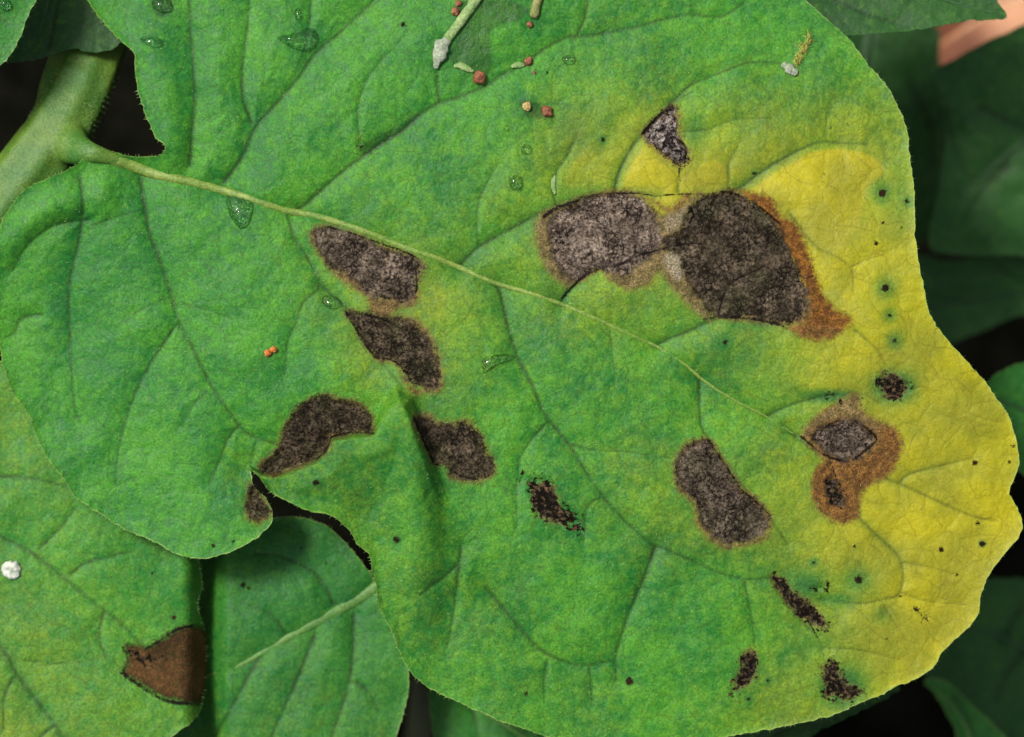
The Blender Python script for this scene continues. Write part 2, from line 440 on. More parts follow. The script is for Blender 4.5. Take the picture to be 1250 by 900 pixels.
LEAF_Z = {}
def build_leaf(name, label, cat, group, outline, veins, mat, z_fn, s=2.0, lesions=(), tans=(), flecks=(), spots=(),
               yellow=(), islands=(), wets=(), cracks=(), ypoly=(), halo=0.0, midrib=None, rib_mat=None, rib_w=None, amp=1.0, thick=3.0, jag=0.8,
               crumple=1.0, hair=0, seed=1, petiole=None, edge_lift=3.0, pet_mat=None, rib_flat=0.7):
    O = catmull(outline, 4.0, True)
    r = np.random.default_rng(seed)
    nrm = np.roll(O, -1, 0) - np.roll(O, 1, 0)
    nrm = np.stack([nrm[:, 1], -nrm[:, 0]], 1) / (np.linalg.norm(nrm, axis=1)[:, None] + 1e-9)
    O = O + nrm * (r.normal(0, jag, len(O)) * 0.7)[:, None]
    x0, y0 = O.min(0) - 6; x1, y1 = O.max(0) + 6
    F = Field(x0, y0, x1, y1, s)
    od = F.sdf(O, 60)
    veinh = np.zeros(F.shape); vein = np.zeros(F.shape); vid = np.full(F.shape, -1)
    add_veins(F, veins, veinh, vein, vid, amp)
    A = {}
    nraw = np.full(F.shape, -60.0)
    nec = np.full(F.shape, -22.0); gry = np.zeros(F.shape); lid = np.full(F.shape, -1)
    for i, (pts, g, lab) in enumerate(lesions):
        d = F.sdf(catmull(pts, 4, True), 60)
        nraw = np.maximum(nraw, d); d = np.maximum(d, -22)
        lid = np.where((d > -1) & ((d > nec) | (g < 0)), i, lid)
        if g < 0:
            nec = np.maximum(nec, np.minimum(d, -21.5)); continue
        gry = np.where(d > nec, g, gry); nec = np.maximum(nec, d)
    nec = np.minimum(nec, 22)
    tan = np.full(F.shape, -22.0); ora = np.zeros(F.shape); pal = np.zeros(F.shape)
    for pts, o_, p_ in tans:
        d = F.sdf(catmull(pts, 4, True))
        own = (d > tan) | (d > 1.0)
        ora = np.where(own, o_, ora); pal = np.where(own, p_, pal); tan = np.maximum(tan, d)
    for _ in range(8):                                        # soft passage from one kind of dead tissue to the next
        for arr in (ora, pal):
            arr[1:-1, 1:-1] = (arr[1:-1, 1:-1] * 2 + arr[:-2, 1:-1] + arr[2:, 1:-1] + arr[1:-1, :-2] + arr[1:-1, 2:]) / 6
    fle = np.full(F.shape, -22.0)
    for pts, sh in flecks:
        fle = np.maximum(fle, F.sdf(catmull(pts, 4, True)) * 0.8 - sh)
    spt = np.full(F.shape, -22.0); isl = np.zeros(F.shape)
    for (x, y, rad, halo, o_) in spots:
        d = np.hypot(F.X - x, F.Y - y)
        spt = np.maximum(spt, (rad - d) * 1.6)
        if o_: ora = np.where(d < rad + 4, o_, ora)
        if halo: isl = np.maximum(isl, 0.6 * np.exp(-(d / halo) ** 2))
    for (x, y, rx, ry, a) in islands:
        isl = np.maximum(isl, a * np.exp(-((F.X - x) / rx) ** 2 - ((F.Y - y) / ry) ** 2))
    wet = np.zeros(F.shape)
    for pts in wets:
        wet = np.maximum(wet, smooth(-3, 3, F.sdf(catmull(pts, 5, True))))
    crk = np.zeros(F.shape)
    for pts, w_ in cracks:
        P = catmull(pts, 4)
        win = F.win(P, 16)
        if F.X[win].size:
            d, t = seg_dist(F.X[win], F.Y[win], P, False)
            crk[win] = np.maximum(crk[win], np.clip(1 - d / (w_ * 2), 0, 1))
    yel = blobs(F, yellow) if yellow else np.zeros(F.shape)
    yel = np.clip(yel, 0, 1) ** 1.15
    for pts, v_, so_ in ypoly:
        yel = np.maximum(yel, v_ * smooth(-so_, so_ * 1.4, F.sdf(catmull(pts, 5, True), 40)))
    if len(lesions):
        yel = np.maximum(yel, halo * np.exp(-np.maximum(-nraw, 0) / 15.0))
    isl = np.maximum(isl, 0.55 * np.clip((veinh / amp - 1.2) / 3.5, 0, 1) * smooth(0.05, 0.4, yel))
    yel = np.clip(yel * (1 - 0.7 * isl), 0, 1)
    if len(lesions):
        fr = nec + 2.5 + 2.0 * F.noise(25, seed + 9)
        ora = np.where(fr > tan, 0.15 + 0.25 * (F.noise(40, seed + 10) > 0), ora); tan = np.maximum(tan, np.where(nec > -21, fr, -22))
    sick = np.maximum(nec, fle)
    Z = z_fn(F.X, F.Y) - veinh
    Z += crumple * (F.noise(90, seed + 1) * 3.2 + F.noise(38, seed + 2) * 1.8 + F.noise(15, seed + 3) * 0.55 + F.noise(6, seed + 4) * 0.32)
    if midrib is not None:
        Pm = catmull(midrib, 6)
        md, mt = seg_dist(F.X, F.Y, Pm, False)
        Z -= 5.0 * amp * np.exp(-md / 16.0)
    dd = smooth(-2, 5, sick)
    Z += dd * (-2.6 + 0.9 * F.noise(9, seed + 5) + 0.8 * F.noise(4.5, seed + 6))
    Z += edge_lift * np.exp(-np.maximum(od, 0) / 5.0)
    A = dict(yel=yel, isl=isl, nec=enc(nec), tan=enc(tan), ora=ora, pal=pal, gry=gry, vein=vein, fle=enc(fle), spt=enc(spt),
             wet=wet, nin=np.clip(nraw, 0, 100) / 100, crk=crk, edg=np.clip(1 - od / 4.0, 0, 1))
    # grid cells inside the outline
    ny, nx = F.shape
    cin = 0.25 * (od[:-1, :-1] + od[1:, :-1] + od[:-1, 1:] + od[1:, 1:]) > 0
    idx = np.arange(nx * ny).reshape(ny, nx)
    q = np.stack([idx[1:, :-1][cin], idx[1:, 1:][cin], idx[:-1, 1:][cin], idx[:-1, :-1][cin]], 1)
    vidc = vid[:-1, :-1][cin]; lidc = lid[:-1, :-1][cin]
    # border edges of the kept cells, and snap their vertices to the outline
    e = np.concatenate([q[:, [0, 1]], q[:, [1, 2]], q[:, [2, 3]], q[:, [3, 0]]])
    key = np.sort(e, 1); key = key[:, 0].astype(np.int64) * (nx * ny) + key[:, 1]
    _, inv, cnt = np.unique(key, return_inverse=True, return_counts=True)
    be = e[cnt[inv] == 1]
    bv = np.unique(be)
    PX, PY = F.X.ravel().copy(), F.Y.ravel().copy()
    Pb, Qb = O, np.roll(O, -1, 0)
    for k0 in range(0, len(bv), 400):
        ids = bv[k0:k0 + 400]
        bx, by = PX[ids][:, None], PY[ids][:, None]
        dx, dy = (Qb - Pb)[:, 0][None], (Qb - Pb)[:, 1][None]
        t = np.clip(((bx - Pb[:, 0]) * dx + (by - Pb[:, 1]) * dy) / (dx * dx + dy * dy + 1e-9), 0, 1)
        cx, cy = Pb[:, 0] + t * dx, Pb[:, 1] + t * dy
        j = np.argmin((cx - bx) ** 2 + (cy - by) ** 2, 1)
        a = np.arange(len(ids))
        PX[ids], PY[ids] = cx[a, j], cy[a, j]
    Zf = Z.ravel()
    k = (H - Zf * U) / H
    W = np.stack([(PX - 625) * U * k, (450 - PY) * U * k, Zf * U], 1)
    # smooth normals of the whole top sheet, shared by every piece cut from it
    fn = np.cross(W[q[:, 2]] - W[q[:, 0]], W[q[:, 3]] - W[q[:, 1]])
    VN = np.zeros_like(W)
    for c in range(4):
        for ax in range(3):
            VN[:, ax] += np.bincount(q[:, c], fn[:, ax], len(W))
    VN /= (np.linalg.norm(VN, axis=1)[:, None] + 1e-20)
    base = at(*(petiole[0][:3] if petiole else (outline[0][0], outline[0][1], 0)))
    root = thing(name, base, label, cat, group)
    LEAF_Z[name] = (F, Z)
    Af = {a: v.ravel() for a, v in A.items()}
    def piece(nm, mask, mt, under=False, lab=None):
        qq = q[mask]
        if len(qq) == 0:
            return None
        use = np.unique(qq)
        remap = np.full(len(W), -1); remap[use] = np.arange(len(use))
        V = W[use]; Nn = VN[use]; f = remap[qq]; at_ = {a: v[use] for a, v in Af.items()}
        if under:
            use2 = np.unique(q)
            r2 = np.full(len(W), -1); r2[use2] = np.arange(len(use2)) + len(V)
            V2 = W[use2].copy(); V2[:, 2] -= thick * U
            fb = r2[q][:, ::-1]
            # rounded rim
            b0 = len(V) + len(V2)
            r3 = np.full(len(W), -1); r3[bv] = np.arange(len(bv)) + b0
            V3 = W[bv].copy()
            N3 = VN[bv]
            side = np.stack([r3[be[:, 1]], r3[be[:, 0]], r2[be[:, 0]], r2[be[:, 1]]], 1)
            on = np.zeros((len(bv), 3))
            pos = {v: i for i, v in enumerate(bv)}
            ed = W[be[:, 1]] - W[be[:, 0]]
            on_e = np.stack([ed[:, 1], -ed[:, 0], 0 * ed[:, 0]], 1)
            lut = np.full(len(W), -1); lut[bv] = np.arange(len(bv))
            for c in (0, 1):
                for ax in range(3):
                    on[:, ax] += np.bincount(lut[be[:, c]], on_e[:, ax], len(bv))
            on /= (np.linalg.norm(on, axis=1)[:, None] + 1e-20)
            N3 = on * 0.9 + N3 * 0.45; N3 /= np.linalg.norm(N3, axis=1)[:, None]
            V = np.concatenate([V, V2, V3]); Nn = np.concatenate([Nn, -VN[use2], N3])
            f = np.concatenate([f, fb, side])
            at_ = {a: np.concatenate([at_[a], v[use2], v[bv]]) for a, v in Af.items()}
        o = mesh_from(nm, V, f, mt, root, Nn, at_, local=base)
        if lab: o['label'] = lab
        return o
    is_les = lidc >= 0
    is_vein = (vidc >= 0) & ~is_les
    piece('blade', ~is_les & ~is_vein, mat, True)
    for i, v in enumerate(veins):
        if v[4]:
            piece('side_vein', is_vein & (vidc == i), mat)
    for i, L in enumerate(lesions):
        piece('lesion', lidc == i, mat, lab=L[2])
    def zat(x, y):
        i = int(np.clip(round((x - F.xs[0]) / s), 0, nx - 1)); j = int(np.clip(round((y - F.ys[0]) / s), 0, ny - 1))
        return Z[j, i]
    if midrib is not None:
        Pm = catmull(midrib, 5)
        n = len(Pm)
        ws = np.interp(np.linspace(0, 1, n), [a for a, _ in rib_w], [b for _, b in rib_w])
        pts = [(p[0], p[1], zat(p[0], p[1]) - w * 0.05) for p, w in zip(Pm, ws)]
        zz = np.array([p[2] for p in pts]); zz = np.convolve(np.pad(zz, 3, 'edge'), np.ones(7) / 7, 'valid')
        pts = [(p[0], p[1], z) for p, z in zip(pts, zz)]
        rad = list(ws)
        if petiole:
            pp = catmull([(p[0], p[1], p[2]) for p in petiole] + [pts[0]], 5)[:-1]
            pr = np.interp(np.linspace(0, 1, len(pp)), np.linspace(0, 1, len(petiole) + 1), [p[3] for p in petiole] + [rad[0]])
            pp_ = [tuple(p) for p in pp] + [(p[0], p[1], p[2] - 0.4) for p in pts[:7]]
            tube('petiole', pp_, list(pr) + [r_ * 0.97 for r_ in rad[:7]], pet_mat or rib_mat, root, base, flat=rib_flat, sides=16, rough=0.06, seed=seed + 1, caps=True)
        tube('midrib', pts, rad, rib_mat, root, base, flat=rib_flat, sides=10, rough=0.08, seed=seed)
    if hair:
        vs, fs = [], []
        for i in range(0, len(O)):
            for _ in range(hair):
                if random.random() < 0.45: continue
                x, y = O[i]; nx_, ny_ = nrm[i]
                if od[int(np.clip(round((y + ny_ * 6 - F.ys[0]) / s), 0, ny - 1)), int(np.clip(round((x + nx_ * 6 - F.xs[0]) / s), 0, nx - 1))] > 0:
                    nx_, ny_ = -nx_, -ny_
                z = zat(x - nx_ * 3, y - ny_ * 3) - 1
                L = random.uniform(2, 5.5); a = random.gauss(0, 0.5)
                ex, ey = nx_ * math.cos(a) - ny_ * math.sin(a), nx_ * math.sin(a) + ny_ * math.cos(a)
                one_hair(vs, fs, (x - nx_ * 1.2, y - ny_ * 1.2, z), (x + ex * L, y + ey * L, z + random.uniform(-2, 3)), 0.55)
        o = mesh_from('margin_hair', vs, fs, M['hair'], root, local=base); o['kind'] = 'stuff'
    return root, zat, F, od, base

def one_hair(vs, fs, a, b, w):
    i = len(vs)
    A, B = Vector(at(*a)), Vector(at(*b))
    d = (B - A).normalized(); s1 = d.cross(Vector((0, 0, 1)))
    if s1.length < 1e-6: s1 = Vector((1, 0, 0))
    s1.normalize(); s2 = d.cross(s1)
    for k in range(3):
        t = k * 2.094
        vs.append(tuple(A + (s1 * math.cos(t) + s2 * math.sin(t)) * w * U))
    vs.append(tuple(B))
    fs += [(i, i + 1, i + 3), (i + 1, i + 2, i + 3), (i + 2, i, i + 3)]

def tube(name, pts, rad, mat, parent=None, base=(0, 0, 0), flat=1.0, sides=12, rough=0.0, seed=0, ridges=0.0, nridge=5, caps=True):
    """swept tube through pixel points (x, y, z), radii in pixels"""
    P = [Vector(at(*p)) for p in pts]
    n = len(P); vs = []; fs = []
    for i in range(n):
        d = (P[min(i + 1, n - 1)] - P[max(i - 1, 0)]).normalized()
        side = d.cross(Vector((0, 0, 1)))
        if side.length < 1e-5: side = Vector((1, 0, 0))
        side.normalize(); up = side.cross(d).normalized()
        for k in range(sides):
            t = 2 * math.pi * k / sides
            rr = rad[i] * U * (1 + ridges * math.cos(nridge * t + 0.6))
            if rough:
                rr *= 1 + rough * mnoise.noise((pts[i][0] * 0.11 + seed, pts[i][1] * 0.11, math.cos(t) * 1.2 + math.sin(t)))
            vs.append(tuple(P[i] + side * math.cos(t) * rr + up * math.sin(t) * rr * flat))
    for i in range(n - 1):
        for k in range(sides):
            a, b = i * sides + k, i * sides + (k + 1) % sides
            fs.append((a, a + sides, b + sides, b))
    if caps:
        fs.append(tuple(range(sides))); fs.append(tuple((n - 1) * sides + k for k in reversed(range(sides))))
    return mesh_from(name, vs, fs, mat, parent, local=base)

# ================================================================== the blighted leaf: traced features
OUT = [(109,176),(120,181),(140,187),(170,191),(197,189),(201,178),(190,168),(183,153),(175,134),(168,111),(165,87),(163,64),(151,54),(134,37),(116,15),(107,0),
 (96,-30),(120,-70),(220,-110),(400,-130),(600,-125),(800,-90),(920,-45),(984,0),(991,7),(1008,22),(1028,39),(1045,59),(1062,81),(1082,104),(1095,128),(1107,158),(1111,191),
 (1116,235),(1117,286),(1119,300),(1122,323),(1127,347),(1131,371),(1139,391),(1159,418),(1183,444),(1203,466),(1216,485),(1230,505),(1238,528),
 (1244,559),(1242,575),(1235,589),(1233,603),(1242,620),(1248,637),(1245,654),(1230,672),(1213,692),(1203,711),(1196,731),(1195,748),(1183,765),(1166,781),
 (1149,798),(1139,815),(1122,827),(1109,833),(1095,837),(1079,847),(1058,855),(1032,867),(1005,877),(971,884),(931,892),(890,899),(820,912),(740,914),
 (690,906),(660,897),(630,887),(603,877),(576,865),(549,852),(519,837),(499,818),(487,795),(475,765),(462,741),(459,718),(454,697),(450,677),(435,664),(428,650),
 (415,637),(408,632),(397,627),(380,625),(349,612),(331,601),(321,590),(311,577),(306,573),(307,582),(309,591),(316,600),(324,608),(333,624),(331,639),(316,655),(296,667),(269,679),
 (242,682),(215,676),(192,664),(171,654),(144,642),(121,627),(91,607),(81,589),(57,559),(44,532),(34,505),(15,480),(10,465),(3,445),(-2,410),(-5,360),(-4,310),(0,275),(17,246),(34,229),(60,217),(86,205),(98,196)]

def V(pts, w=2.6, dep=7, spread=18, major=True): return (pts, w, dep, spread, major)
VEINS = [
 V([(962,526),(980,539),(998,551),(1018,561),(1038,566),(1072,581),(1106,594),(1156,617),(1193,632),(1216,635)], 2.2, 4, 14),
 V([(274,222),(296,191),(311,158),(336,128),(363,97),(386,65),(420,35),(452,5),(490,-40)], 3.0, 9, 26),
 V([(307,150),(297,118),(296,84),(302,34),(306,-20)], 2.4, 8, 20),
 V([(232,202),(235,161),(238,118),(235,67),(231,0),(230,-40)], 2.8, 9, 20),
 V([(381,-20),(378,27),(372,55),(360,92)], 1.8, 5, 14, False),
 V([(358,258),(372,250),(393,232),(420,208),(442,192),(465,175),(489,161),(509,144),(529,129),(559,119),(590,106),(617,89),(643,76),(664,60),(694,45),(717,44),(768,35),(805,25),(840,18),(880,20),(907,4)], 2.8, 8, 26),
 V([(700,48),(709,34),(716,13),(720,-20)], 2.0, 5, 14),
 V([(440,183),(437,134),(445,104),(459,81),(479,60)], 1.6, 4, 12, False),
 V([(536,124),(534,100),(533,87)], 3.0, 6, 10, False),
 V([(560,325),(583,303),(606,289),(630,276),(655,263),(680,253),(705,244),(735,237),(775,235),(800,239)], 2.6, 7, 20),
 V([(583,300),(583,255),(593,225),(607,202)], 1.7, 4, 14, False),
 V([(678,250),(675,228),(680,208),(694,188),(704,161)], 2.0, 4, 10, False),
 V([(751,235),(752,222),(758,205),(771,181),(788,161),(818,128),(845,112)], 2.2, 5, 13),
 V([(828,235),(828,222),(831,203)], 1.8, 3, 9, False),
 V([(892,236),(900,232),(927,212),(961,191),(995,175),(1018,174),(1058,176)], 1.9, 5, 16),
 V([(1008,172),(1008,155),(1010,141),(1018,125)], 1.3, 2.5, 12, False),
 V([(889,234),(889,225),(890,198),(900,180)], 1.5, 3, 12, False),
 V([(818,128),(840,106),(860,97),(897,82),(917,76),(954,77)], 1.8, 5, 14, False),
 V([(835,160),(864,158),(897,146),(940,144)], 1.3, 2.5, 12, False),
 V([(965,262),(995,300),(1018,312),(1038,327),(1042,360)], 1.4, 3, 14, False),
 V([(1040,325),(1060,316),(1082,310)], 1.2, 2, 10, False),
 V([(801,422),(818,413),(835,407),(864,394),(880,388),(917,390),(954,397)], 2.2, 5, 14),
 V([(877,387),(882,367),(894,344),(931,327)], 2.0, 3, 9, False),
 V([(684,370),(697,352),(712,338),(727,329),(745,325),(764,320),(778,309),(795,308)], 2.3, 5, 12),
 V([(830,307),(845,297),(860,300)], 2.0, 3, 9, False),
 V([(712,255),(735,275),(745,282),(756,288)], 1.8, 3, 9, False),
 V([(171,218),(175,242),(183,286),(188,300),(202,337),(218,391),(235,424),(255,465),(279,502),(302,529),(336,542)], 2.9, 9, 24),
 V([(216,396),(192,431),(171,468),(155,508),(144,552),(141,590)], 2.2, 6, 18),
 V([(293,518),(279,535),(265,569),(256,590)], 2.0, 5, 14, False),
 V([(252,478),(235,496),(222,520)], 1.7, 3, 12, False),
 V([(312,540),(306,569)], 1.7, 4, 10, False),
 V([(97,215),(101,255),(95,300),(84,354),(86,411),(87,451),(91,498),(98,515)], 2.6, 8, 22),
 V([(108,268),(67,275),(34,299),(15,330)], 2.2, 8, 16, False),  # fold line, not a vein; crease shade painted in with the groove
 V([(50,384),(27,389),(17,407),(6,412)], 2.4, 5, 10, False),  # crease in the lobe, darkened in colour as shade
 V([(112,275),(150,262),(172,256)], 1.6, 4, 14, False),
 V([(165,382),(192,368),(208,362)], 1.5, 3, 12, False),
 V([(222,370),(262,381),(285,390)], 1.5, 3, 12, False),
 V([(350,262),(360,292),(370,307),(390,347),(370,370),(360,397),(351,418),(347,458)], 2.0, 5, 16),
 V([(390,347),(412,366),(430,385),(462,438),(490,470)], 2.0, 6, 16),  # crease beside the lesion, its shade carried by the vein colour
 V([(603,348),(610,356),(617,387),(630,431),(650,471),(667,508),(694,542),(717,579),(734,604),(764,637),(795,664),(815,671),(850,687),(880,700),(911,707),(944,705)], 2.5, 7, 24),
 V([(669,515),(650,535),(635,559),(632,586)], 2.0, 5, 13),
 V([(694,542),(724,549),(768,552),(818,559)], 1.4, 3, 14, False),
 V([(734,606),(717,620),(712,660)], 1.8, 4, 12, False),
 V([(800,668),(788,701),(771,741),(761,768),(751,802),(752,830)], 3.0, 8, 18),
 V([(593,718),(630,761),(654,788),(677,802),(707,812),(751,806)], 2.6, 7, 20),
 V([(668,808),(664,830),(664,858)], 2.0, 4, 12, False),
 V([(718,812),(721,830),(723,862)], 1.8, 4, 12, False),
 V([(630,590),(630,640),(622,655),(606,650)], 1.5, 3, 12, False),
 V([(559,690),(533,711),(512,726)], 2.4, 5, 12, False),
 V([(563,667),(559,701),(553,748),(546,791)], 2.4, 5, 14),  # fold below the pleat; the dark line stands for crease shade
 V([(854,462),(854,480),(855,515),(867,539),(887,569),(911,599),(931,620),(948,644),(961,664)], 2.0, 5, 15),
 V([(744,404),(748,441),(751,470)], 1.3, 2.5, 14, False),
 V([(936,508),(964,495),(998,485),(1018,483),(1052,481),(1072,491)], 1.7, 4, 12, False),
 V([(1045,404),(1072,428),(1080,445)], 1.4, 3, 12, False),
 V([(1099,589),(1109,579),(1146,569),(1186,559)], 1.7, 3.5, 12, False),
 V([(1013,562),(1021,592),(1035,615),(1048,632),(1072,655),(1099,684),(1099,723),(1079,731),(1058,736),(1032,736),(998,731)], 1.8, 4, 13),
 V([(1099,685),(1142,694),(1168,702)], 1.2, 2.5, 10, False),
 V([(1099,723),(1130,733),(1179,738)], 1.2, 2.5, 10, False),
 V([(1079,741),(1095,765)], 1.4, 2.5, 9, False),
 V([(909,711),(917,751),(921,788)], 1.8, 4, 13, False),
 V([(944,706),(978,758),(998,778),(1005,801)], 2.0, 4, 12),
 V([(1005,791),(1045,793),(1099,805)], 1.2, 2.5, 10, False),
]
MIDRIB = [(135,193),(151,198),(188,212),(235,223),(269,232),(312,245),(349,257),(386,264),(420,274),(449,284),(496,303),(533,315),(573,332),(603,345),(650,359),(684,371),(727,389),(768,408),
 (801,423),(835,444),(857,463),(890,485),(934,508),(971,531)]
RIB_W = [(0,9),(0.04,7.4),(0.13,5.6),(0.3,4.4),(0.45,3.6),(0.6,3.0),(0.75,2.4),(0.9,1.8),(1,1.0)]
LESIONS = [
 ([(383,282),(395,277),(415,279),(440,289),(470,301),(495,309),(506,313),(517,325),(508,340),(507,360),(492,372),(472,364),(450,362),(434,346),(420,334),(404,328),(396,318),(386,300)], 0.45, 'brown grey lesion along the midrib'),
 ([(422,381),(449,382),(475,387),(496,389),(512,401),(526,418),(535,441),(537,470),(530,476),(516,472),(499,465),(492,451),(479,439),(462,438),(445,418),(432,397)], 0.05, 'dark brown lesion cut off by a crease'),
 ([(506,512),(526,510),(531,517),(556,518),(570,515),(586,532),(593,549),(603,562),(602,579),(586,586),(565,586),(549,582),(546,569),(529,565),(519,542)], 0.05, None),
 ([(318,576),(319,565),(339,549),(349,518),(370,492),(393,482),(415,488),(435,492),(452,505),(455,528),(435,528),(415,532),(404,533),(400,549),(386,561),(363,569),(336,579)], 0.05, 'dark brown curved lesion at the tear'),
 ([(307,590),(314,598),(322,610),(329,625),(322,634),(304,632),(302,610)], 0.05, None),
 ([(671,292),(668,275),(676,262),(694,251),(727,239),(760,235),(785,244),(800,262),(808,290),(806,306),(793,316),(778,326),(764,338),(738,331),(727,330),(710,342),(694,340),(681,326),(673,310)], 0.85, 'pale grey brown lesion with a cracked surface'),
 ([(843,252),(862,239),(894,235),(914,244),(934,258),(950,275),(966,308),(977,334),(986,357),(986,378),(976,391),(962,396),(954,396),(917,389),(877,387),(860,376),(847,357),(834,334),(828,312),(812,304),(808,290),(828,284),(834,268)], 0.12, 'large dark brown lesion with a rusty rim'),
 ([(785,163),(805,141),(821,129),(826,140),(827,155),(830,172),(838,181),(840,195),(832,203),(818,195),(801,181)], 1.0, 'small ash grey lesion with black cracks'),
 ([(826,562),(838,545),(862,537),(875,553),(890,575),(905,598),(918,607),(935,625),(938,640),(930,655),(910,662),(888,666),(870,655),(856,640),(850,615),(835,600),(825,585)], 0.32, None),
 ([(990,532),(1005,520),(1018,514),(1045,512),(1058,522),(1070,537),(1058,551),(1045,562),(1018,560),(1003,548)], 0.55, 'grey brown lesion in an orange patch'),
 ([(1006,588),(1016,583),(1024,596),(1031,615),(1020,619),(1011,606)], 0.35, None),
 ([(652,598),(664,592),(674,596),(680,610),(682,626),(690,638),(676,634),(662,628),(653,616)], 0.2, None),
 ([(944,705),(958,711),(968,724),(986,737),(999,750),(1007,764),(998,764),(984,754),(968,742),(955,726)], 0.2, None),
 ([(906,802),(920,797),(922,815),(913,834),(902,838),(897,842),(899,828),(908,815)], 0.2, None),
 ([(1006,816),(1017,807),(1023,820),(1033,836),(1046,844),(1034,852),(1020,845),(1011,848),(1008,834)], 0.15, None),
 ([(1078,464),(1090,459),(1100,466),(1104,476),(1094,484),(1082,480)], 0.15, None),
]
TANS = [
 ([(955,288),(972,318),(986,345),(1004,372),(1012,392),(990,398),(966,396),(976,372),(968,330)], 0.22, 0.0),
 ([(978,533),(995,508),(1018,492),(1045,481),(1054,502),(1070,512),(1092,522),(1103,543),(1094,566),(1087,580),(1068,590),(1052,602),(1051,618),(1048,632),(1032,640),(1016,637),(1000,624),(990,605),(991,582),(1004,563)], 0.55, 0.0),
 # round the pale lesion and the gap between the two big ones
 ([(653,290),(656,265),(680,250),(727,236),(775,234),(792,250),(812,262),(835,248),(850,236),(862,236),(850,252),(840,262),(836,290),(838,320),(850,352),(870,390),(855,386),(832,366),(815,345),(805,332),(795,345),(780,352),(764,354),(738,338),(728,331),(697,350),(684,345),(664,325)], 0.0, 0.0),
 ([(808,312),(832,308),(838,330),(828,345),(815,330)], 0.0, 0.9),
 ([(812,262),(840,245),(846,238),(840,262),(828,282),(812,284)], 0.0, 0.55),
 ([(780,236),(800,250),(822,262),(846,240),(836,236),(818,252),(802,247)], 0.55, 0.0),
 # rusty rim of the big dark lesion
 ([(902,233),(925,236),(943,242),(952,262),(971,272),(980,290),(988,310),(999,342),(1015,373),(1040,389),(1029,405),(1004,417),(982,413),(962,399),(980,392),(988,380),(984,358),(972,334),(958,306),(942,280),(924,258)], 1.0, 0.0),
 ([(960,398),(985,394),(1008,398),(1030,400),(1018,413),(1000,417),(978,412)], 0.75, 0.0),
 # first lesion by the midrib
 ([(378,292),(384,278),(400,276),(420,310),(440,340),(470,362),(510,352),(507,372),(485,378),(474,392),(455,386),(448,366),(428,352),(402,330)], 0.25, 0.0),
 ([(508,316),(520,322),(517,334),(508,350)], 0.0, 0.0),
 ([(478,386),(505,388),(524,404),(536,432),(542,470),(530,480),(512,476),(530,450),(516,410)], 0.1, 0.0),
 # tall one
 ([(822,582),(824,558),(838,541),(864,534),(874,552),(850,600),(880,660),(925,655),(940,640),(936,658),(912,666),(886,670),(866,658),(850,640),(846,616),(830,602)], 0.35, 0.0),
 # orange patch round the right-hand lesion
 ([(978,532),(995,508),(1018,492),(1044,482),(1053,502),(1069,515),(1072,535),(1058,520),(1020,512)], 0.12, 0.0),
 ([(1066,552),(1074,536),(1076,522),(1092,522),(1102,542),(1094,566),(1087,580),(1068,590),(1052,602),(1051,618),(1048,632),(1032,640),(1016,637),(1000,624),(990,605),(991,582),(1004,563),(1030,564),(1050,562)], 0.8, 0.0),
 # torn corner
 ([(318,574),(336,572),(362,566),(360,572),(336,582),(322,580)], 0.9, 0.0),
 ([(489,452),(500,468),(516,478),(508,484),(494,470)], 0.5, 0.0),
]
FLECKS = [
 ([(640,584),(662,578),(676,582),(684,602),(690,612),(704,618),(714,636),(712,650),(690,648),(668,640),(648,626)], 3.0), ([(692,632),(706,640),(711,650),(700,648)], -2.0),
 ([(630,572),(638,576),(642,588),(634,592)], 2.5),
 ([(652,580),(668,580),(668,587),(654,586)], 1.5),
 ([(1070,462),(1082,456),(1098,462),(1112,470),(1106,482),(1092,490),(1076,484)], 0.5),
 ([(943,704),(958,710),(966,722),(985,734),(998,748),(1008,765),(1000,766),(984,756),(968,744),(954,726)], -2.0),
 ([(990,718),(1004,709),(1015,716),(1010,722),(996,724)], 1.0),
 ([(904,800),(921,795),(923,815),(914,835),(900,840),(894,849),(896,830),(907,815)], -1.0),
 ([(1003,815),(1018,804),(1024,818),(1034,834),(1052,845),(1036,856),(1020,849),(1008,853),(1005,834)], -1.5),
 ([(1116,739),(1124,744),(1136,756),(1130,758),(1120,750)], 1.0),
 ([(1006,590),(1018,590),(1026,604),(1030,618),(1020,618),(1010,606)], -1.0),
 ([(1018,497),(1034,488),(1036,494),(1024,503)], 1.0),
 ([(1046,480),(1052,484),(1050,492)], 1.5),
 ([(682,252),(704,247),(716,240),(712,250),(696,255)], 1.0),
 ([(806,142),(822,127),(826,131),(812,146)], 0.0),
 ([(1006,482),(1014,480),(1017,485),(1010,488)], 0.0),
 ([(436,170),(441,172),(440,182),(436,180)], 0.0),
]
